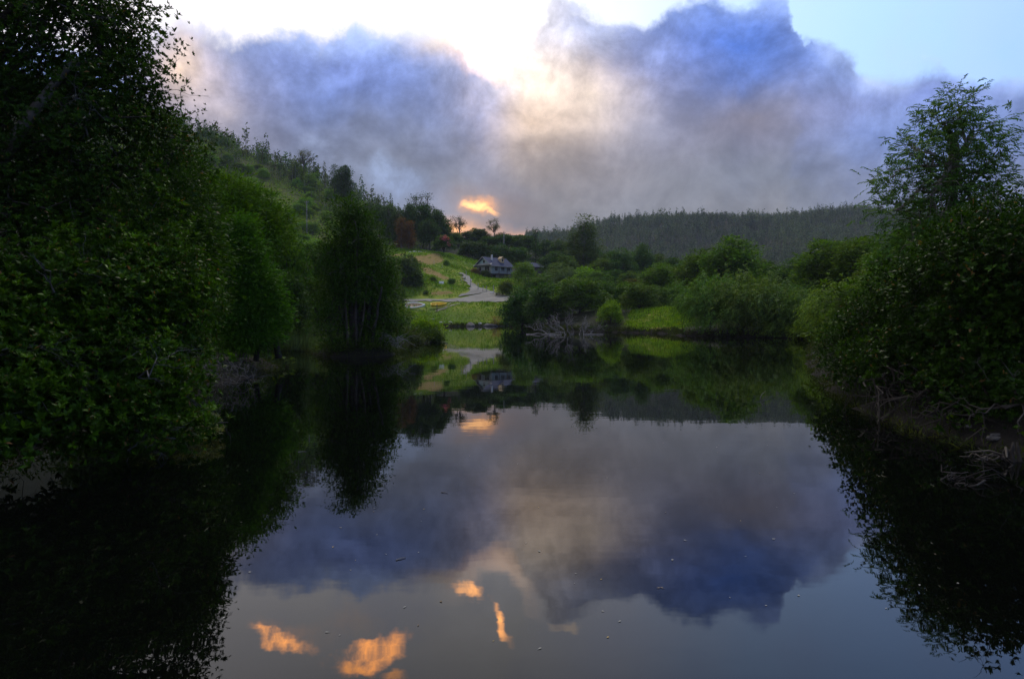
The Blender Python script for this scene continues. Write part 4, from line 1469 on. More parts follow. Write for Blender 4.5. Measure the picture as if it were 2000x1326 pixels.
# bushes and trees of the far shore between the house and the water
ROWS = [
    ('shrub', 1025, 168, 512, 52, BRIGHT, 'bright green bush growing against the house porch'),
    ('willow', 1092, 160, 512, 70, (0.088, 0.149, 0.061), 'pale drooping tree on the grass past the shed'),
    ('shrub', 1150, 152, 522, 64, LIME, 'light green bush on the slope below the tall columnar tree'),
    ('broad', 1212, 168, 486, 62, (0.056, 0.119, 0.045), 'round-headed blue-green tree before the far hill'),
    ('broad', 1256, 172, 477, 46, (0.045, 0.088, 0.038), 'narrow dark tree beside the round-headed one'),
    ('broad', 1238, 130, 545, 60, (0.079, 0.088, 0.025), 'brownish tree above the shore thicket'),
    ('broad', 1286, 118, 515, 74, (0.079, 0.131, 0.021), 'olive tree over the grassy mound'),
    ('broad', 1366, 104, 488, 84, (0.074, 0.140, 0.018), 'yellow-green tree beside the spreading tree above the bamboo'),
    ('broad', 1425, 98, 463, 116, (0.079, 0.161, 0.018), 'spreading green tree standing above the bamboo thicket'),
    ('shrub', 1020, 108, 560, 84, DEEP, 'large dark bush at the water beyond the dead branches'),
    ('shrub', 1072, 100, 556, 92, DEEP, 'large dark bush rising behind the dead branches'),
    ('shrub', 1132, 96, 568, 90, GREEN, 'dark green bush behind the dead branches on the shore'),
    ('shrub', 1180, 104, 560, 76, GREEN, 'green bush behind the lime bush at the shore'),
    ('shrub', 1193, 86, 586, 48, LIME, 'small lime green bush at the water edge'),
    ('shrub', 1250, 90, 572, 72, (0.063, 0.096, 0.025), 'olive bush at the shore beside the mound'),
    ('shrub', 1280, 96, 575, 62, (0.052, 0.105, 0.035), 'round green bush behind the grassy mound'),
    ('shrub', 1225, 104, 560, 70, (0.070, 0.131, 0.025), 'green bush in the middle of the shore thicket'),
    ('shrub', 1315, 100, 560, 66, GREEN, 'green bush where the mound meets the bamboo'),
    ('shrub', 1050, 140, 545, 70, GREEN, 'low green bush on the grass past the road'),
    ('shrub', 1120, 132, 552, 76, (0.070, 0.131, 0.025), 'low bush with white flowers past the road'),
    ('shrub', 1180, 135, 540, 66, DEEP, 'dark bush on the slope above the shore thicket'),
    ('willow', 1388, 67, 536, 130, (0.070, 0.140, 0.038), 'arching bamboo thicket with fine leaves beside the mound'),
    ('willow', 1450, 65.2, 528, 140, (0.084, 0.154, 0.042), 'tallest arching bamboo thicket at the water'),
    ('willow', 1515, 63.6, 543, 130, (0.070, 0.130, 0.045), 'bluish arching bamboo thicket at the water'),
    ('willow', 1565, 61.0, 566, 100, (0.060, 0.116, 0.035), 'lower bamboo thicket next to the leafy trees'),
    ('broad', 1606, 74, 470, 110, (0.070, 0.144, 0.018), 'green tree with billowing crown behind the bamboo'),
    ('broad', 1672, 70, 466, 120, (0.063, 0.133, 0.018), 'green tree with billowing crown between bamboo and feathery tree'),
    ('broad', 1728, 60, 484, 110, (0.063, 0.123, 0.018), 'broad green tree below the feathery tree'),
    ('willow', 1640, 50, 545, 140, (0.105, 0.166, 0.032), 'pale yellow-green drooping bush above the shore'),
    ('willow', 1700, 42, 552, 150, (0.060, 0.116, 0.028), 'dark drooping bush beside the pale yellow-green one'),
    ('shrub', 1765, 36, 520, 170, (0.052, 0.105, 0.021), 'dark leafy bush under the feathery tree'),
    ('shrub', 1590, 58, 612, 70, (0.096, 0.158, 0.021), 'low yellow-green bush at the foot of the bamboo'),
    ('broad', 1752, 40, 452, 130, (.058, .115, .016), 'green tree with uneven crown closing the gap beside the feathery tree'),
    ('shrub', 1690, 30, 600, 170, (.050, .100, .014), 'leafy green bush hanging over the shore by the drooping bushes'),
    ('shrub', 785, 158, 528, 76, (.045, .085, .025), 'large grey-green bush on the road cutting next to the point'),
    ('shrub', 758, 160, 535, 60, (.035, .070, .018), 'dark bush behind the grey-green one on the road cutting'),
    ('shrub', 812, 157, 548, 40, (.045, .080, .022), 'smaller grey-green bush on the road cutting'),
    ('shrub', 808, 181, 506, 15, (.040, .075, .020), 'small dark round bush above the white fence post'),
    ('shrub', 846, 162, 554, 14, (.070, .13, .022), 'small bush next to the pale board on the cutting'),
    ('shrub', 882, 163, 558, 17, (.080, .14, .022), 'small green bush on the cutting past the pale board'),
    ('shrub', 872, 184, 514, 15, (.085, .15, .022), 'little bush on the open grass below the flowering tree'),
    ('shrub', 832, 153.5, 577, 12, (.08, .12, .03), 'low tussock bush growing at the road edge'),
    ('shrub', 928, 183, 525, 18, (.18, .12, .08), 'pinkish dry bush beside the house corner'),
    ('shrub', 948, 181, 534, 20, (.09, .12, .07), 'pale garden bush under the house windows'),
    ('shrub', 990, 152, 572, 40, (.07, .11, .02), 'rough yellow-green bush between road and house'),
    ('shrub', 1850, 30, 470, 220, DEEP, 'large dark bush beneath the feathery tree'),
    ('shrub', 1960, 26, 400, 220, DEEP, 'tall dark bush next to the feathery tree trunk'),
    ('broad', 1800, 44, 430, 130, DEEP, 'dark tree half hidden behind the feathery tree'),
]
for kd, x, D, ty, w, c_, lb in ROWS:
    nm, ct = {'shrub': ('leafy_bush', 'bush'), 'broad': ('broadleaf_tree', 'tree'), 'willow': ('drooping_bush', 'bush')}[kd]
    plant(kd, x, D, ty, w, c_, nm, lb, ct)
VAL = [(1080, 180, 492, 56), (1105, 176, 500, 52), (1175, 172, 505, 54), (1190, 190, 492, 48), (1235, 182, 505, 50), (1282, 176, 498, 52), (1310, 168, 505, 56), (1335, 160, 512, 54), (1290, 148, 520, 56), (1200, 150, 528, 52),
       (1165, 146, 532, 50), (1232, 142, 530, 54), (1262, 136, 528, 54), (1320, 134, 520, 60), (1345, 128, 515, 60), (1500, 112, 512, 70), (1545, 100, 508, 76), (1480, 130, 506, 60), (1575, 92, 520, 70)]
VLAB = ['valley tree behind the pale drooping tree', 'valley tree between the pale drooping tree and the columnar pair', 'valley tree beside the round-headed blue-green tree', 'taller valley tree behind the round-headed tree',
        'valley tree between the round-headed and the narrow dark tree', 'valley tree past the narrow dark tree', 'valley tree behind the olive tree', 'valley tree meeting the yellow-green tree above the mound', 'valley tree just above the olive tree',
        'low valley tree under the round-headed tree', 'low valley tree above the light green bush', 'low valley tree behind the brownish tree', 'low valley tree between the brownish and the olive tree', 'valley tree beside the olive tree crown',
        'valley tree under the yellow-green tree', 'valley tree past the spreading tree above the bamboo', 'valley tree between the bamboo and the billowing trees', 'farther valley tree behind the bamboo tops', 'valley tree at the foot of the billowing trees']
for k, (x, D, ty, w) in enumerate(VAL):
    plant('broad', x, D, ty, w, ((.042, .092, .016), (.056, .108, .022), (.068, .108, .020))[k % 3], 'valley_tree', VLAB[k], 'tree', 'trees of the valley thicket')
for k, (x, D, ty, w) in enumerate(((1345, 84, 585, 50), (1400, 80, 560, 90), (1470, 78, 560, 90), (1540, 72, 575, 80), (1620, 60, 590, 90), (1690, 52, 590, 90), (1740, 46, 560, 110))):
    plant('shrub', x, D, ty, w, GREEN, 'shore_shrub', 'green shrub filling in behind the shoreline thickets', 'shrub', 'filler shrubs behind the shoreline')

# --- right bank: feathery tall tree, leafy overhang
rng = np.random.default_rng(130)
FB = [(1868, 205, 25, 34, 30, .8), (1835, 240, 25, 46, 26, 1.0), (1905, 250, 25.5, 46, 26, 1.0), (1870, 280, 25, 70, 26, 1.2), (1785, 292, 24.5, 40, 22, .9), (1940, 300, 25.5, 34, 24, .9), (1850, 325, 25, 80, 28, 1.3),
      (1748, 345, 24.5, 42, 18, .8), (1925, 350, 25.5, 52, 24, 1.0), (1800, 372, 24.5, 70, 28, 1.2), (1880, 392, 25, 76, 32, 1.3), (1750, 412, 24.2, 40, 22, .8), (1835, 440, 24.5, 90, 36, 1.4), (1925, 432, 25, 60, 34, 1.1), (1785, 475, 24, 66, 36, 1.0)]
tree_from('feathery_tree', 'tall feathery tree with open drooping sprays standing over the bank', 'tree', px_blobs(FB), g_at(1862, 25.6), P(1868, 260, 25.3), rng,
          1450, 2, .42, .15, .046, (.062, .130, .048), 'frond', BARK_PALE, .15, fine=160, inner=.3, droop=.28, k=10, rough=.2)
rng = np.random.default_rng(131)
tree_from('feathery_tree', 'smaller feathery tree top at the edge of the dark bush', 'tree', px_blobs([(2000, 400, 22, 36, 30, .7), (2010, 450, 22, 50, 40, .8), (1985, 370, 22, 20, 18, .4)]), g_at(2020, 22.5), P(2010, 470, 22), rng,
          150, 2, .5, .15, .045, (.022, .050, .018), 'frond', BARK, .08, fine=30, inner=.3, droop=.5, k=10)
rng = np.random.default_rng(132)
tree_from('overhanging_shrub', 'glossy green shrub spreading low over the root-tangled bank', 'shrub',
          px_blobs([(1960, 500, 12.2, 130, 80, 1.0), (1850, 560, 14, 110, 80, 1.1), (1960, 620, 12.0, 130, 80, .9), (1760, 610, 16, 90, 70, 1.1), (1840, 670, 13.6, 90, 55, .9), (1700, 650, 18, 62, 55, 1.0),
                    (1740, 700, 14.6, 55, 38, .7), (1650, 670, 20, 42, 50, .9), (2040, 560, 11.5, 100, 110, .9), (1950, 710, 11.6, 70, 45, .6), (1990, 770, 10.6, 34, 40, .4), (1900, 470, 13.4, 60, 50, .8), (1830, 712, 13.2, 85, 30, .7), (1905, 738, 12.0, 60, 30, .5), (1780, 728, 14.6, 40, 22, .5), (1690, 715, 15.8, 46, 24, .6), (1850, 758, 12.4, 60, 26, .5), (1935, 785, 11.2, 60, 30, .4), (1760, 750, 14.0, 42, 20, .4), (1890, 800, 11.4, 40, 20, .3), (1660, 712, 17.0, 40, 22, .5)]),
          (8.9, 13.4, float(hz(8.9, 13.4))), (8.8, 13.4, 2.2), rng, 2000, 10, .17, .085, .038, (.016, .038, .005), 'rosette', BARK_DARK, .13, LEAF_GLOSSY, fine=140, inner=.4, twigs=60, twig_len=.8, twig_r=.011, k=7)


# ------------------------------------------------------------------ roots, dead branches, mud
def tangle(rng, starts, ends, r0, r1, n=7, amp=.06, sag=.0, forks=2, fr=.5):
    g = Geo()
    for a, b_ in zip(starts, ends):
        p = wob(a, b_, n, amp, rng, sag + rng.uniform(-.05, .08))
        g.tube(p, r0 * rng.uniform(.7, 1.2), r1, 5)
        L = np.linalg.norm(np.asarray(b_) - np.asarray(a))
        for q in range(forks):
            s = p[rng.integers(2, n - 1)]
            d = unit(np.asarray(b_, float) - a) + rng.normal(size=3) * .6
            g.tube(wob(s, s + unit(d) * L * fr * rng.uniform(.5, 1.1), 5, amp, rng), r0 * .45, r1 * .6, 4)
    return g


rng = np.random.default_rng(140)
c0 = P(1745, 745, 14.0)
st, en = [], []
for k in range(34):
    st.append(c0 + np.array([rng.uniform(-.25, .9), rng.uniform(-.3, .5), rng.uniform(-.1, .35)]))
    en.append(np.array([c0[0] + rng.uniform(-1.1, 1.2), c0[1] + rng.uniform(-1.4, .3), rng.uniform(-.2, .5)]))
o = put('root_tangle', tangle(rng, st, en, .024, .007).mesh('root_tangle', BARK_DARK))
tag(o, 'tangled bare roots spilling off the bank into the water', 'roots')
rng = np.random.default_rng(148)
for k, (px, D, lab) in enumerate(((1805, 13.0, 'wiry roots matted over the dark bank beneath the glossy shrub'), (1880, 12.0, 'thick roots woven along the stony part of the bank'), (1950, 10.9, 'hanging roots on the bank behind the splintered stump'))):
    c1 = P(px, 770, D)
    z1 = float(hz(c1[0] + .5, c1[1]))
    st = [np.array([c1[0] + rng.uniform(-.2, 1.3), c1[1] + rng.uniform(-.7, .7), z1 + rng.uniform(-.05, .25)]) for q in range(40)]
    en = [np.array([p[0] + rng.uniform(-1.1, .4), p[1] + rng.uniform(-.8, .8), max(p[2] - rng.uniform(.1, .7), -.1)]) for p in st]
    tag(put('root_mat', tangle(rng, st, en, .022, .006, 7, .08, .08, 2).mesh('root_mat', BARK_DARK)), lab, 'roots')
rng = np.random.default_rng(141)
for k, (pts, r) in enumerate((([(1790, 735, 13.6), (1830, 728, 13.2), (1850, 735, 12.8), (1900, 745, 12.4)], .035), ([(1680, 735, 15.0), (1692, 758, 14.6), (1705, 775, 14.3), (1735, 790, 13.8)], .022),
                              ([(1850, 770, 12.4), (1900, 762, 12.2), (1960, 775, 11.6)], .03), ([(1700, 830, 13.2), (1730, 815, 13.2), (1790, 800, 13.2)], .022), ([(1640, 820, 13.8), (1690, 830, 13.4), (1760, 798, 13.2)], .016))):
    p = [P(*t) for t in pts]
    o = put('bare_branch', Geo().tube(np.array([p[0] + (p[-1] - p[0]) * 0]) if False else np.array(p), r, r * .4, 6).mesh('bare_branch', BARK, True))
    tag(o, ('crooked pale branch lying along the root-tangled bank', 'thin curved branch standing out over the water from the roots', 'long bare branch on top of the stony bank',
            'short branch dipping into the water below the roots', 'thin branch floating at the foot of the roots')[k], 'branch')
for k in range(22):
    px, D = R.uniform(1830, 2010), R.uniform(10.4, 12.8)
    p = P(px, 780, D)
    o = put('rock', ROCKS_D[R.integers(5)], loc=(p[0] + .25, p[1], float(hz(p[0] + .25, p[1])) - .01), rz=R.uniform(0, 6), scale=[R.uniform(.05, .13), R.uniform(.05, .13), R.uniform(.05, .1)])
    tag(o, 'small stone lodged among roots on the dark bank', 'rock', 'stones on the root-tangled bank')
rng = np.random.default_rng(142)
s0 = P(1975, 905, 9.4)
s0[2] = 0
root = thing('tree_stump', 'splintered grey stump standing in the shallows by the bank', 'stump', s0, 0, None, (.75, .75, .75))
g = Geo()
for k in range(9):
    a = k * .7
    g.tube(wob((.13 * math.cos(a), .13 * math.sin(a), -.3), (.10 * math.cos(a) + rng.uniform(-.05, .02), .10 * math.sin(a), rng.uniform(.15, .38)), 5, .03, rng), .07, .012, 5)
put('trunk', g.mesh('stump', BARK_DARK, True), root)
g = tangle(rng, [(0, 0, .0)] * 7, [(rng.uniform(-.8, -.2), rng.uniform(-.8, .5), -.06) for k in range(7)], .03, .012, 6, .08, .12, 1)
put('root', g.mesh('root', DRIFT, True), root)
rng = np.random.default_rng(143)
c0 = P(1860, 950, 8.2)
c0[2] = 0
g = tangle(rng, [c0 + np.array([rng.uniform(-.2, .1), rng.uniform(-.2, .2), -.05]) for k in range(7)], [c0 + np.array([rng.uniform(-.3, .7), rng.uniform(-.3, .4), rng.uniform(-.04, .10)]) for k in range(7)], .014, .005, 6, .1, .1, 2)
tag(put('drowned_branch', g.mesh('drowned_branch', BARK_DARK)), 'knotted drowned branch breaking the surface near the stump', 'branch')

# the heap of dead branches standing in the far water
rng = np.random.default_rng(144)
c0 = P(1112, 652, 73)
c0[2] = 0
root = thing('dead_brush', 'bleached leafless branches heaped in the water before dark bushes', 'dead brush', c0)
for k in range(17):
    a = -2.7 + 5.4 * k / 16 + rng.uniform(-.5, .5)
    b0 = np.array([a * .75, rng.uniform(-.8, .8), -.15])
    tip = np.array([a * 1.35 + rng.uniform(-.7, .7), rng.uniform(-1.2, 1.2), rng.uniform(1.0, 2.5) * (1.1 - abs(a) / 5)])
    g = Geo()
    p = wob(b0, tip, 7, .05, rng, .03)
    g.tube(p, .06, .018, 5)
    for q in range(6):
        s = p[rng.integers(2, 7)]
        d = unit(np.array([np.sign(a) * .5, 0, .7]) + rng.normal(size=3) * .7)
        e = s + d * rng.uniform(.5, 1.2)
        pp = wob(s, e, 5, .06, rng)
        g.tube(pp, .028, .010, 4, cap=False)
        for w in range(3):
            s2 = pp[rng.integers(1, 5)]
            g.tube(wob(s2, s2 + unit(d + rng.normal(size=3) * .8) * rng.uniform(.3, .6), 4, .06, rng), .014, .006, 3, cap=False)
    put('branch', g.mesh('branch', DEADWOOD if k % 2 else TWIG), root)
for (a, b_) in (((-4.6, .3, .03), (-1.6, -.2, .10)), ((-2.6, -.8, .02), (-.5, -.9, .30)), ((1.5, -.5, .05), (3.6, -.4, .06)), ((-2.3, -1.1, .05), (-.9, -1.3, .02))):
    put('log', Geo().tube(wob(a, b_, 6, .015, rng), .07, .04, 6).mesh('log', DEADWOOD), root)
# grey brush on the shore left of the cove
rng = np.random.default_rng(145)
c0 = P(440, 700, 19.5)
c0[2] = .42
g = Geo()
for k in range(190):
    s = c0 + np.array([rng.uniform(-.9, .8), rng.uniform(-.5, .6), rng.uniform(-.45, .2)])
    d = unit(rng.normal(size=3) * np.array([1, .7, .6]) + np.array([0, 0, .25]))
    g.tube(wob(s, s + d * rng.uniform(.2, .6), 5, .08, rng), .006, .003, 3, cap=False)
tag(put('grey_brushwood', g.mesh('grey_brushwood', TWIG)), 'tangle of thin grey brushwood on the shore before the conical tree', 'brushwood')
rng = np.random.default_rng(146)
c0 = P(745, 662, 34.6)
g = tangle(rng, [c0 + rng.normal(size=3) * .15 for k in range(10)], [c0 + np.array([rng.uniform(.2, 1.8), rng.uniform(-.4, .4), rng.uniform(-.35, .35)]) for k in range(10)], .03, .01, 7, .09, .05, 3)
tag(put('bare_branch', g.mesh('bare_branch', DEADWOOD)), 'curling grey dead branches beside the many-stemmed tree', 'branch')
g = rock_mesh(77, .42)
me = g.mesh('mud_heap', W_STONE_D, True)
for px, w, h in ((918, 5.0, 1.2), (955, 3.2, .8), (890, 3.0, .6)):
    p = P(px, 634, 130.8)
    tag(put('mud_heap', me, loc=(p[0], p[1] + .4, .05), rz=R.uniform(0, 6), scale=(w * .62, 1.1, h * 1.6)), 'dark heap of mud and sticks at the foot of the grassy bank', 'mud heap', 'mud heaps on the far waterline')
rng = np.random.default_rng(147)
tree_from('withered_bush', 'small withered pinkish-brown bush at the far waterline', 'bush', px_blobs([(970, 626, 131.5, 9, 10, .8), (966, 632, 131.5, 7, 6, .6)]), g_at(970, 131.6), P(970, 628, 131.5), rng, 90, 10, .2, .18, .10, (.24, .16, .10), 'leaf', BARK, .05, fine=20)
# stick out of the water
p = P(1490, 778, 16.4)
p[2] = 0
tag(put('water_stick', Geo().tube([(-.03, 0, -.1), (-.06, 0, .04), (-.02, 0, .12), (.06, 0, .19)], .012, .005, 5).mesh('water_stick', DEADWOOD), loc=p), 'small crooked stick poking out of the open water', 'stick')

# floating leaves
rng = np.random.default_rng(150)
FLT = []
for k in range(4):
    L, Wd = .05, .009 + .003 * k
    g = Geo()
    n = 7
    top = [(L * (i / (n - 1) - .5), s * Wd * math.sin(math.pi * (i / (n - 1)) ** .8), .002 + .002 * abs(s) + .0007 * math.sin(i)) for i in range(n) for s in (-1, 0, 1)]
    g.poly(top, [(i * 3 + j, (i + 1) * 3 + j, (i + 1) * 3 + j + 1, i * 3 + j + 1) for i in range(n - 1) for j in range(2)])
    g.tube([(L * .5, 0, .004), (L * .72, .004, .006)], .0015, .001, 4)
    FLT.append(g)
F_PALE = plain('pale_leaf', (.20, .195, .17), (.30, .285, .24), 0.6, 30)
F_YEL = plain('yellow_leaf', (.30, .20, .04), (.40, .26, .06), 0.6, 30)
F_BRN = plain('brown_leaf', (.10, .07, .04), (.16, .11, .06), 0.6, 30)
FME = [(g.mesh('leaf', m), nm) for g in FLT for m, nm in ((F_PALE, 'pale'), (F_YEL, 'yellow'), (F_BRN, 'brown'))]
cnt = 0
while cnt < 95:
    px, py = rng.uniform(430, 1960), 640 + 640 * rng.random() ** 1.5
    D = EYE * FPX / (py - 617)
    p = P(px, py, D)
    if float(shore_distance(np.array([p[0]]), np.array([p[1]]))[0]) > -.3:
        continue
    me, nm = FME[rng.integers(len(FME))] if rng.random() < .4 else FME[3 * rng.integers(4)]
    s = rng.uniform(.25, .6) * max(1.0, D / 18)
    tag(put('floating_leaf', me, loc=(p[0], p[1], .002), rz=rng.uniform(0, 6), scale=(s, s, s)), f'{nm} fallen leaf floating on the calm water', 'leaf', f'{nm} leaves floating on the water')
    cnt += 1
for px, py, L, rz in ((868, 965, .09, -.5), (783, 1097, .09, .7), (590, 884, .12, .1), (432, 826, .25, .15)):
    D = EYE * FPX / (py - 617)
    p = P(px, py, D)
    tag(put('floating_twig', Geo().tube([(-L / 2, 0, .0), (0, .004, .005), (L / 2, 0, .002)], .005, .003, 5).mesh('floating_twig', DEADWOOD), loc=(p[0], p[1], .003), rz=rz), 'pale straight twig floating on the water', 'twig', 'twigs floating on the water')


# ------------------------------------------------------------------ ground cover: what nobody could count
def scatter(n, xr, yr, rng, keep):
    out = np.zeros((0, 2))
    while len(out) < n:
        q = np.stack([rng.uniform(*xr, 4 * n), rng.uniform(*yr, 4 * n)], -1)
        out = np.concatenate([out, q[keep(q[:, 0], q[:, 1])]])
    q = out[:n]
    return np.column_stack([q, hz(q[:, 0], q[:, 1])])


ROADBITS = [np.array(pl((700, 592, 145.6), (930, 592, 145.4), (1010, 592, 140.2), (1080, 590, 138.8), (1080, 580, 150), (1003, 578, 151.2), (957, 570, 158.6), (930, 560, 167), (916, 550, 175), (894, 548, 177), (916, 566, 165), (913, 574, 157.4), (893, 582, 153.2), (850, 583, 152.2), (700, 583, 152)))]


def not_road(X, Y):
    return ~inside(ROADBITS[0] , X + vnoise(X / 1.5, Y / 1.5, 51) * 2.0, Y + vnoise(X / 1.5, Y / 1.5, 52) * 2.6)


rng = np.random.default_rng(160)
def keep_m(X, Y):
    s = np.zeros(len(X))
    for q in SOILS:
        s = np.maximum(s, near_poly(q, X, Y, 1.0))
    return (inside(MEADOW, X, Y) | inside(MOUND, X, Y)) & not_road(X, Y) & (rng.random(len(X)) > s * .93) & (np.hypot(X + 19.8, Y - 139.5) > 2.6) & (np.hypot(X + 15.1, Y - 141) > 2.3) & (shore_distance(X, Y) > .25)
q = np.concatenate([scatter(15000, (-50, 22), (76, 216), rng, keep_m), scatter(1500, (13, 22), (75, 91), rng, keep_m)])
tall = .5 + 1.1 * smooth((vnoise(q[:, 0] / 5, q[:, 1] / 5, 21) + .1) * 3)
n = len(q)
k = 4
qq = np.repeat(q, k, 0) + rng.normal(size=(n * k, 3)) * np.array([.15, .15, 0])
d = unit(np.array([0, 0, 1.0]) + rng.normal(size=(n * k, 3)) * .45)
V = kites(qq, d, rng.normal(size=(n * k, 3)), .42 * np.repeat(tall, k) * rng.uniform(.6, 1.3, n * k), .13)
o = put('meadow_grass', quads_mesh('meadow_grass', V, LEAF), color=(.140, .235, .024))
o['kind'] = 'stuff'
tag(o, 'yellow-green rough grass covering the far bank and mound', 'grass')

rng = np.random.default_rng(161)
# weedy scrub on the cut bank and along the meadow
def keep_w(X, Y):
    return (inside(MEADOW, X, Y)) & not_road(X, Y) & (vnoise(X / 6, Y / 6, 31) > .14) & (shore_distance(X, Y) > .4)
q = scatter(900, (-50, 22), (128, 216), rng, keep_w)
q[:, 2] += .25
V = leaf_clumps(q, np.tile([0, 0, 1.0], (len(q), 1)), rng, 12, .32, .24, .11)
o = put('weeds', quads_mesh('weeds', V, LEAF), color=(.065, .120, .018))
o['kind'] = 'stuff'
tag(o, 'patches of dark green weeds among the meadow grass', 'weeds')

rng = np.random.default_rng(162)
# reeds in the cove
poly = [(-19.5, 37.5), (-14.5, 39.5), (-10.5, 37.2), (-10.2, 41), (-15, 46), (-21, 44)]
q = scatter(9000, (-22, -10), (36, 47), rng, lambda X, Y: inside(poly, X, Y))
q[:, 2] = np.maximum(q[:, 2], -.02)
d = unit(np.array([.10, 0, 1.0]) + rng.normal(size=(len(q), 3)) * .16)
V = kites(q, d, rng.normal(size=(len(q), 3)), rng.uniform(.6, 1.15, len(q)), .035, .1)
o = put('reeds', quads_mesh('reeds', V, LEAF), color=(.07, .105, .075))
o['kind'] = 'stuff'
tag(o, 'bed of soft grey-green reeds in the dark cove', 'reeds')

rng = np.random.default_rng(163)
# scrub over the left hillside
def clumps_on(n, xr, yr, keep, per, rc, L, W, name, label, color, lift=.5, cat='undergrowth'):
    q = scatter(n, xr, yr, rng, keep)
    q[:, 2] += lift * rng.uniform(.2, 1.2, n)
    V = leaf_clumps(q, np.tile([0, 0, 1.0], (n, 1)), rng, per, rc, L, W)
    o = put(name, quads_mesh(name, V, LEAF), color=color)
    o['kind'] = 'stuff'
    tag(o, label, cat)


MEAD_OUT = MEADOW
clumps_on(5200, (-190, -18), (70, 335), lambda X, Y: (~inside(MEAD_OUT, X, Y)) & (X < -.13 * Y) & (X > -.62 * Y), 14, .9, .62, .34, 'undergrowth', 'light green scrub covering the steep hillside', (.125, .205, .026), .6)
WB = lambda X, Y: (shore_distance(X, Y) > .02) & (X < .70 * Y + 8) & ~inside(MOUND, X, Y) & ~inside(MEAD_OUT, X, Y)
WS = lambda X, Y: (shore_distance(X, Y) > .02) & (X > -.62 * Y - 12) & ~inside(poly, X, Y)
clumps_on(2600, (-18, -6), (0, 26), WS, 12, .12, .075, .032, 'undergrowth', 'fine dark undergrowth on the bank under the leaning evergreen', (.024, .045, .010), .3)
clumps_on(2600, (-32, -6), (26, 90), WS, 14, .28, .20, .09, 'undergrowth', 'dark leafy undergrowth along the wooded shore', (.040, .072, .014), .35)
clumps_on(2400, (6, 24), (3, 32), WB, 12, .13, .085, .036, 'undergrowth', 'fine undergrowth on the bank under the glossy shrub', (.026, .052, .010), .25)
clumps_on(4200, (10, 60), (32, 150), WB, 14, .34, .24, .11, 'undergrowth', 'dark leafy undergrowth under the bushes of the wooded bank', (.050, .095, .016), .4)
clumps_on(420, (-10.6, -5.8), (33.0, 37.5), lambda X, Y: shore_distance(X, Y) > -.15, 12, .16, .13, .055, 'undergrowth', 'low leafy growth around the foot of the many-stemmed tree', (.034, .060, .012), .35)
# fringe of grass and litter that breaks the waterline
fr = np.concatenate([scatter(1400, (-20, 24), (-2, 32), rng, lambda X, Y: np.abs(shore_distance(X, Y) - .12) < .35), scatter(4200, (-24, 30), (32, 133), rng, lambda X, Y: np.abs(shore_distance(X, Y) - .2) < .5)])
fr[:, 2] = np.maximum(fr[:, 2], 0)
kf = 6
ff = np.repeat(fr, kf, 0) + rng.normal(size=(len(fr) * kf, 3)) * np.array([.1, .1, .0])
sc_ = np.clip(ff[:, 1] / 60, .45, 1.6)
V = kites(ff, unit(np.array([0, 0, .7]) + rng.normal(size=(len(ff), 3)) * .55), rng.normal(size=(len(ff), 3)), .30 * sc_ * rng.uniform(.5, 1.5, len(ff)), .045 * sc_)
V = V[V[:, :, 2].min(1) > -.05]
o = put('shore_grass', quads_mesh('shore_grass', V, LEAF), color=(.032, .042, .014))
o['kind'] = 'stuff'
tag(o, 'ragged fringe of dull grass along the waterline', 'grass')
clumps_on(3200, (-20, 190), (130, 420), lambda X, Y: (shore_distance(X, Y) > 3) & ~inside(MEAD_OUT, X, Y) & (X > -.10 * Y) & (X < .62 * Y) & not_road(X, Y) & ~((np.abs(X + 4.5) < 9) & (np.abs(Y - 187) < 9)), 14, .9, .6, .32, 'undergrowth', 'green scrub filling the valley behind the shore', (.062, .112, .024), .9)


# ------------------------------------------------------------------ hillside forests
def far_proto(seed, kind):
    rng = np.random.default_rng(seed)
    if kind == 'conifer':
        n = 74
        hs = rng.uniform(.10, 1.0, n)
        rr = .13 * (1.04 - hs) ** .8
        a = rng.uniform(0, 6.28, n)
        c = np.stack([rr * np.cos(a) * .5, rr * np.sin(a) * .5, hs], -1)
        d = np.stack([np.cos(a), np.sin(a), np.full(n, -.55)], -1)
        return kites(c, d, np.array([0, 0, 1.0]) + rng.normal(size=(n, 3)) * .4, rr * 1.0 + .03, .05)
    if kind == 'gum':
        n = 70
        c, o, i = ellipsoid_points([(0, 0, .84, .07, .07, .15), (.04, 0, .66, .085, .085, .13), (-.04, .03, .5, .085, .085, .17), (.01, -.03, .32, .06, .06, .14)], n, rng, .2, .0, .3)
        return kites(c, o * .7 + rng.normal(size=o.shape) * .5 + np.array([0, 0, .35]), rng.normal(size=o.shape) + o, rng.uniform(.06, .12, n), .05)
    n = 80
    c, o, i = ellipsoid_points([(0, 0, .62, .2, .2, .3), (.1, .05, .45, .17, .17, .25), (-.1, -.08, .5, .17, .17, .28)], n, rng, .4)
    return kites(c, o + rng.normal(size=o.shape) * .6, rng.normal(size=o.shape) + np.array([0, 0, .8]), rng.uniform(.07, .14, n), .09)


def far_trunk(h=.75, r=.013):
    g = Geo()
    g.tube([(0, 0, -.08), (.006, 0, h * .5), (0, 0, h)], r, r * .5, 4, cap=False)
    return g


FK = [('conifer', 500), ('conifer', 501), ('gum', 502), ('gum', 503), ('round', 504), ('gum', 505)]
FV = [far_proto(s, k) for k, s in FK]
FM = [quads_mesh('crown', v, LEAF) for v in FV]
FT = far_trunk().mesh('trunk', BARK_PALE)
FTV = np.array(far_trunk().v)[np.array(far_trunk().f)]


def forest_points(n, xr, yr, rng, keep, minh, maxh):
    q = scatter(n, xr, yr, rng, keep)
    h = rng.uniform(minh, maxh, n) * (1 + .5 * (rng.random(n) > .93))
    return q, h, rng.integers(0, len(FV), n), rng.uniform(0, 6.28, n)


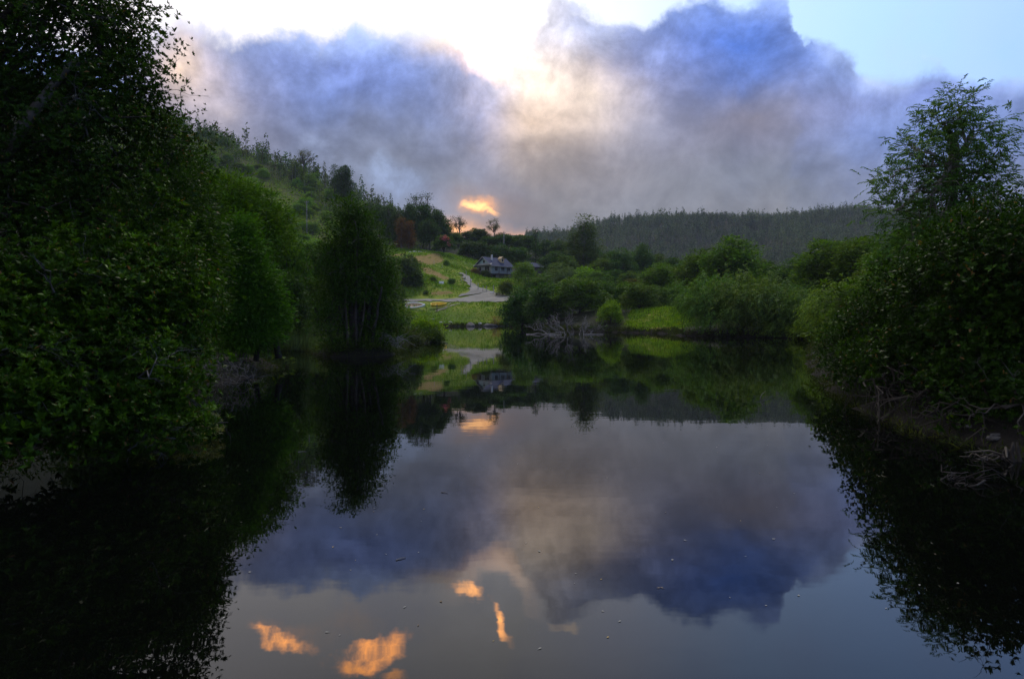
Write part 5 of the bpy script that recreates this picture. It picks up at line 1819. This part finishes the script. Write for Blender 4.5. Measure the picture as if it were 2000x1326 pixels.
def forest(name, label, q, h, kind, rot, color, bark_color, rng):
    Vs, Ts = [], []
    for k in range(len(FV)):
        s = np.where(kind == k)[0]
        if not len(s):
            continue
        for tmpl, dest in ((FV[k], Vs), (FTV, Ts)):
            c_, s_ = np.cos(rot[s])[:, None, None], np.sin(rot[s])[:, None, None]
            T = tmpl[None] * h[s][:, None, None, None]
            x = T[..., 0] * c_ - T[..., 1] * s_
            y = T[..., 0] * s_ + T[..., 1] * c_
            V = np.stack([x, y, T[..., 2]], -1) + q[s][:, None, None, :]
            dest.append(V.reshape(-1, 4, 3))
    root = thing(name, label, 'forest', (0, 0, 0))
    root['kind'] = 'stuff'
    o = put('crowns', quads_mesh('crowns', np.concatenate(Vs), LEAF_WOOD), root, color)
    o['kind'] = 'stuff'
    o = put('trunks', quads_mesh('trunks', np.concatenate(Ts), BARK_PALE), root)
    o['kind'] = 'stuff'


rng = np.random.default_rng(170)
FARHILL = lambda X, Y: (X > .02 * Y) & (X < .66 * Y) & (GFAR(X, Y))
GFAR = lambda X, Y: hz(X, Y) > 14 + (Y - 300) * .02
q, h, kd, rt = forest_points(9500, (0, 520), (300, 790), rng, FARHILL, 6.5, 10.5)
near = np.argsort(q[:, 1] - h * 12)
forest('forest', 'grey-green forest of slim trees covering the far hill', q[near[150:]], h[near[150:]], kd[near[150:]], rt[near[150:]], (.070, .098, .105), None, rng)


def far_tree(q, h, k, rot, color, name, label, group):
    root = thing(name, label, 'tree', q, rot, group, (h, h, h))
    put('crown', FM[k], root, color)
    put('trunk', FT, root)


for i in near[:150]:
    far_tree(q[i], h[i], kd[i], rt[i], tuple(c * R.uniform(.75, 1.3) for c in (.068, .098, .10)), 'hill_tree', 'slim grey-green tree at the foot of the far forested hill', 'trees at the foot of the far hill')
# crest of the left hill
rng = np.random.default_rng(171)
q, h, kd, rt = forest_points(260, (-210, -18), (262, 360), rng, lambda X, Y: (X < -.115 * Y) & (X > -.56 * Y) & (np.abs(Y - (345 + X * .42 + 8)) < 22), 4.5, 9.5)
for i in range(len(q)):
    far_tree(q[i], h[i], kd[i], rt[i], tuple(c * R.uniform(.7, 1.25) for c in (.052, .085, .040)), 'crest_tree', 'small dark tree in the wood along the steep hill crest', 'trees along the hill crest')
q, h, kd, rt = forest_points(520, (-260, -18), (200, 400), rng, lambda X, Y: (X < -.12 * Y) & (X > -.7 * Y) & ~inside(LEFT_SLOPE, X, Y) & ~inside(MEADOW, X, Y) & (vnoise(X / 22, Y / 22, 41) > -.08), 4, 8)
forest('forest', 'mixed dark wood over the steep hillside above the shore', q, h, kd, rt, (.075, .120, .030), None, rng)


# ------------------------------------------------------------------ the evening air
def haze():
    m, b, out = new_mat('haze')
    v = b.new('ShaderNodeVolumePrincipled')
    v.inputs['Color'].default_value = (.72, .80, .95, 1)
    v.inputs['Density'].default_value = 0.00015
    v.inputs['Anisotropy'].default_value = 0.0
    b.nt.links.new(v.outputs[0], out.inputs['Volume'])
    zt = float(GZZ.max()) + 22
    g = Geo().box((0, 1400, (zt - 4) / 2 - 2), (6400, 4000, zt + 4))
    o = put('haze', g.mesh('haze', m))
    o['kind'] = 'stuff'
    tag(o, 'thin blue evening haze over the valley', 'haze')


haze()
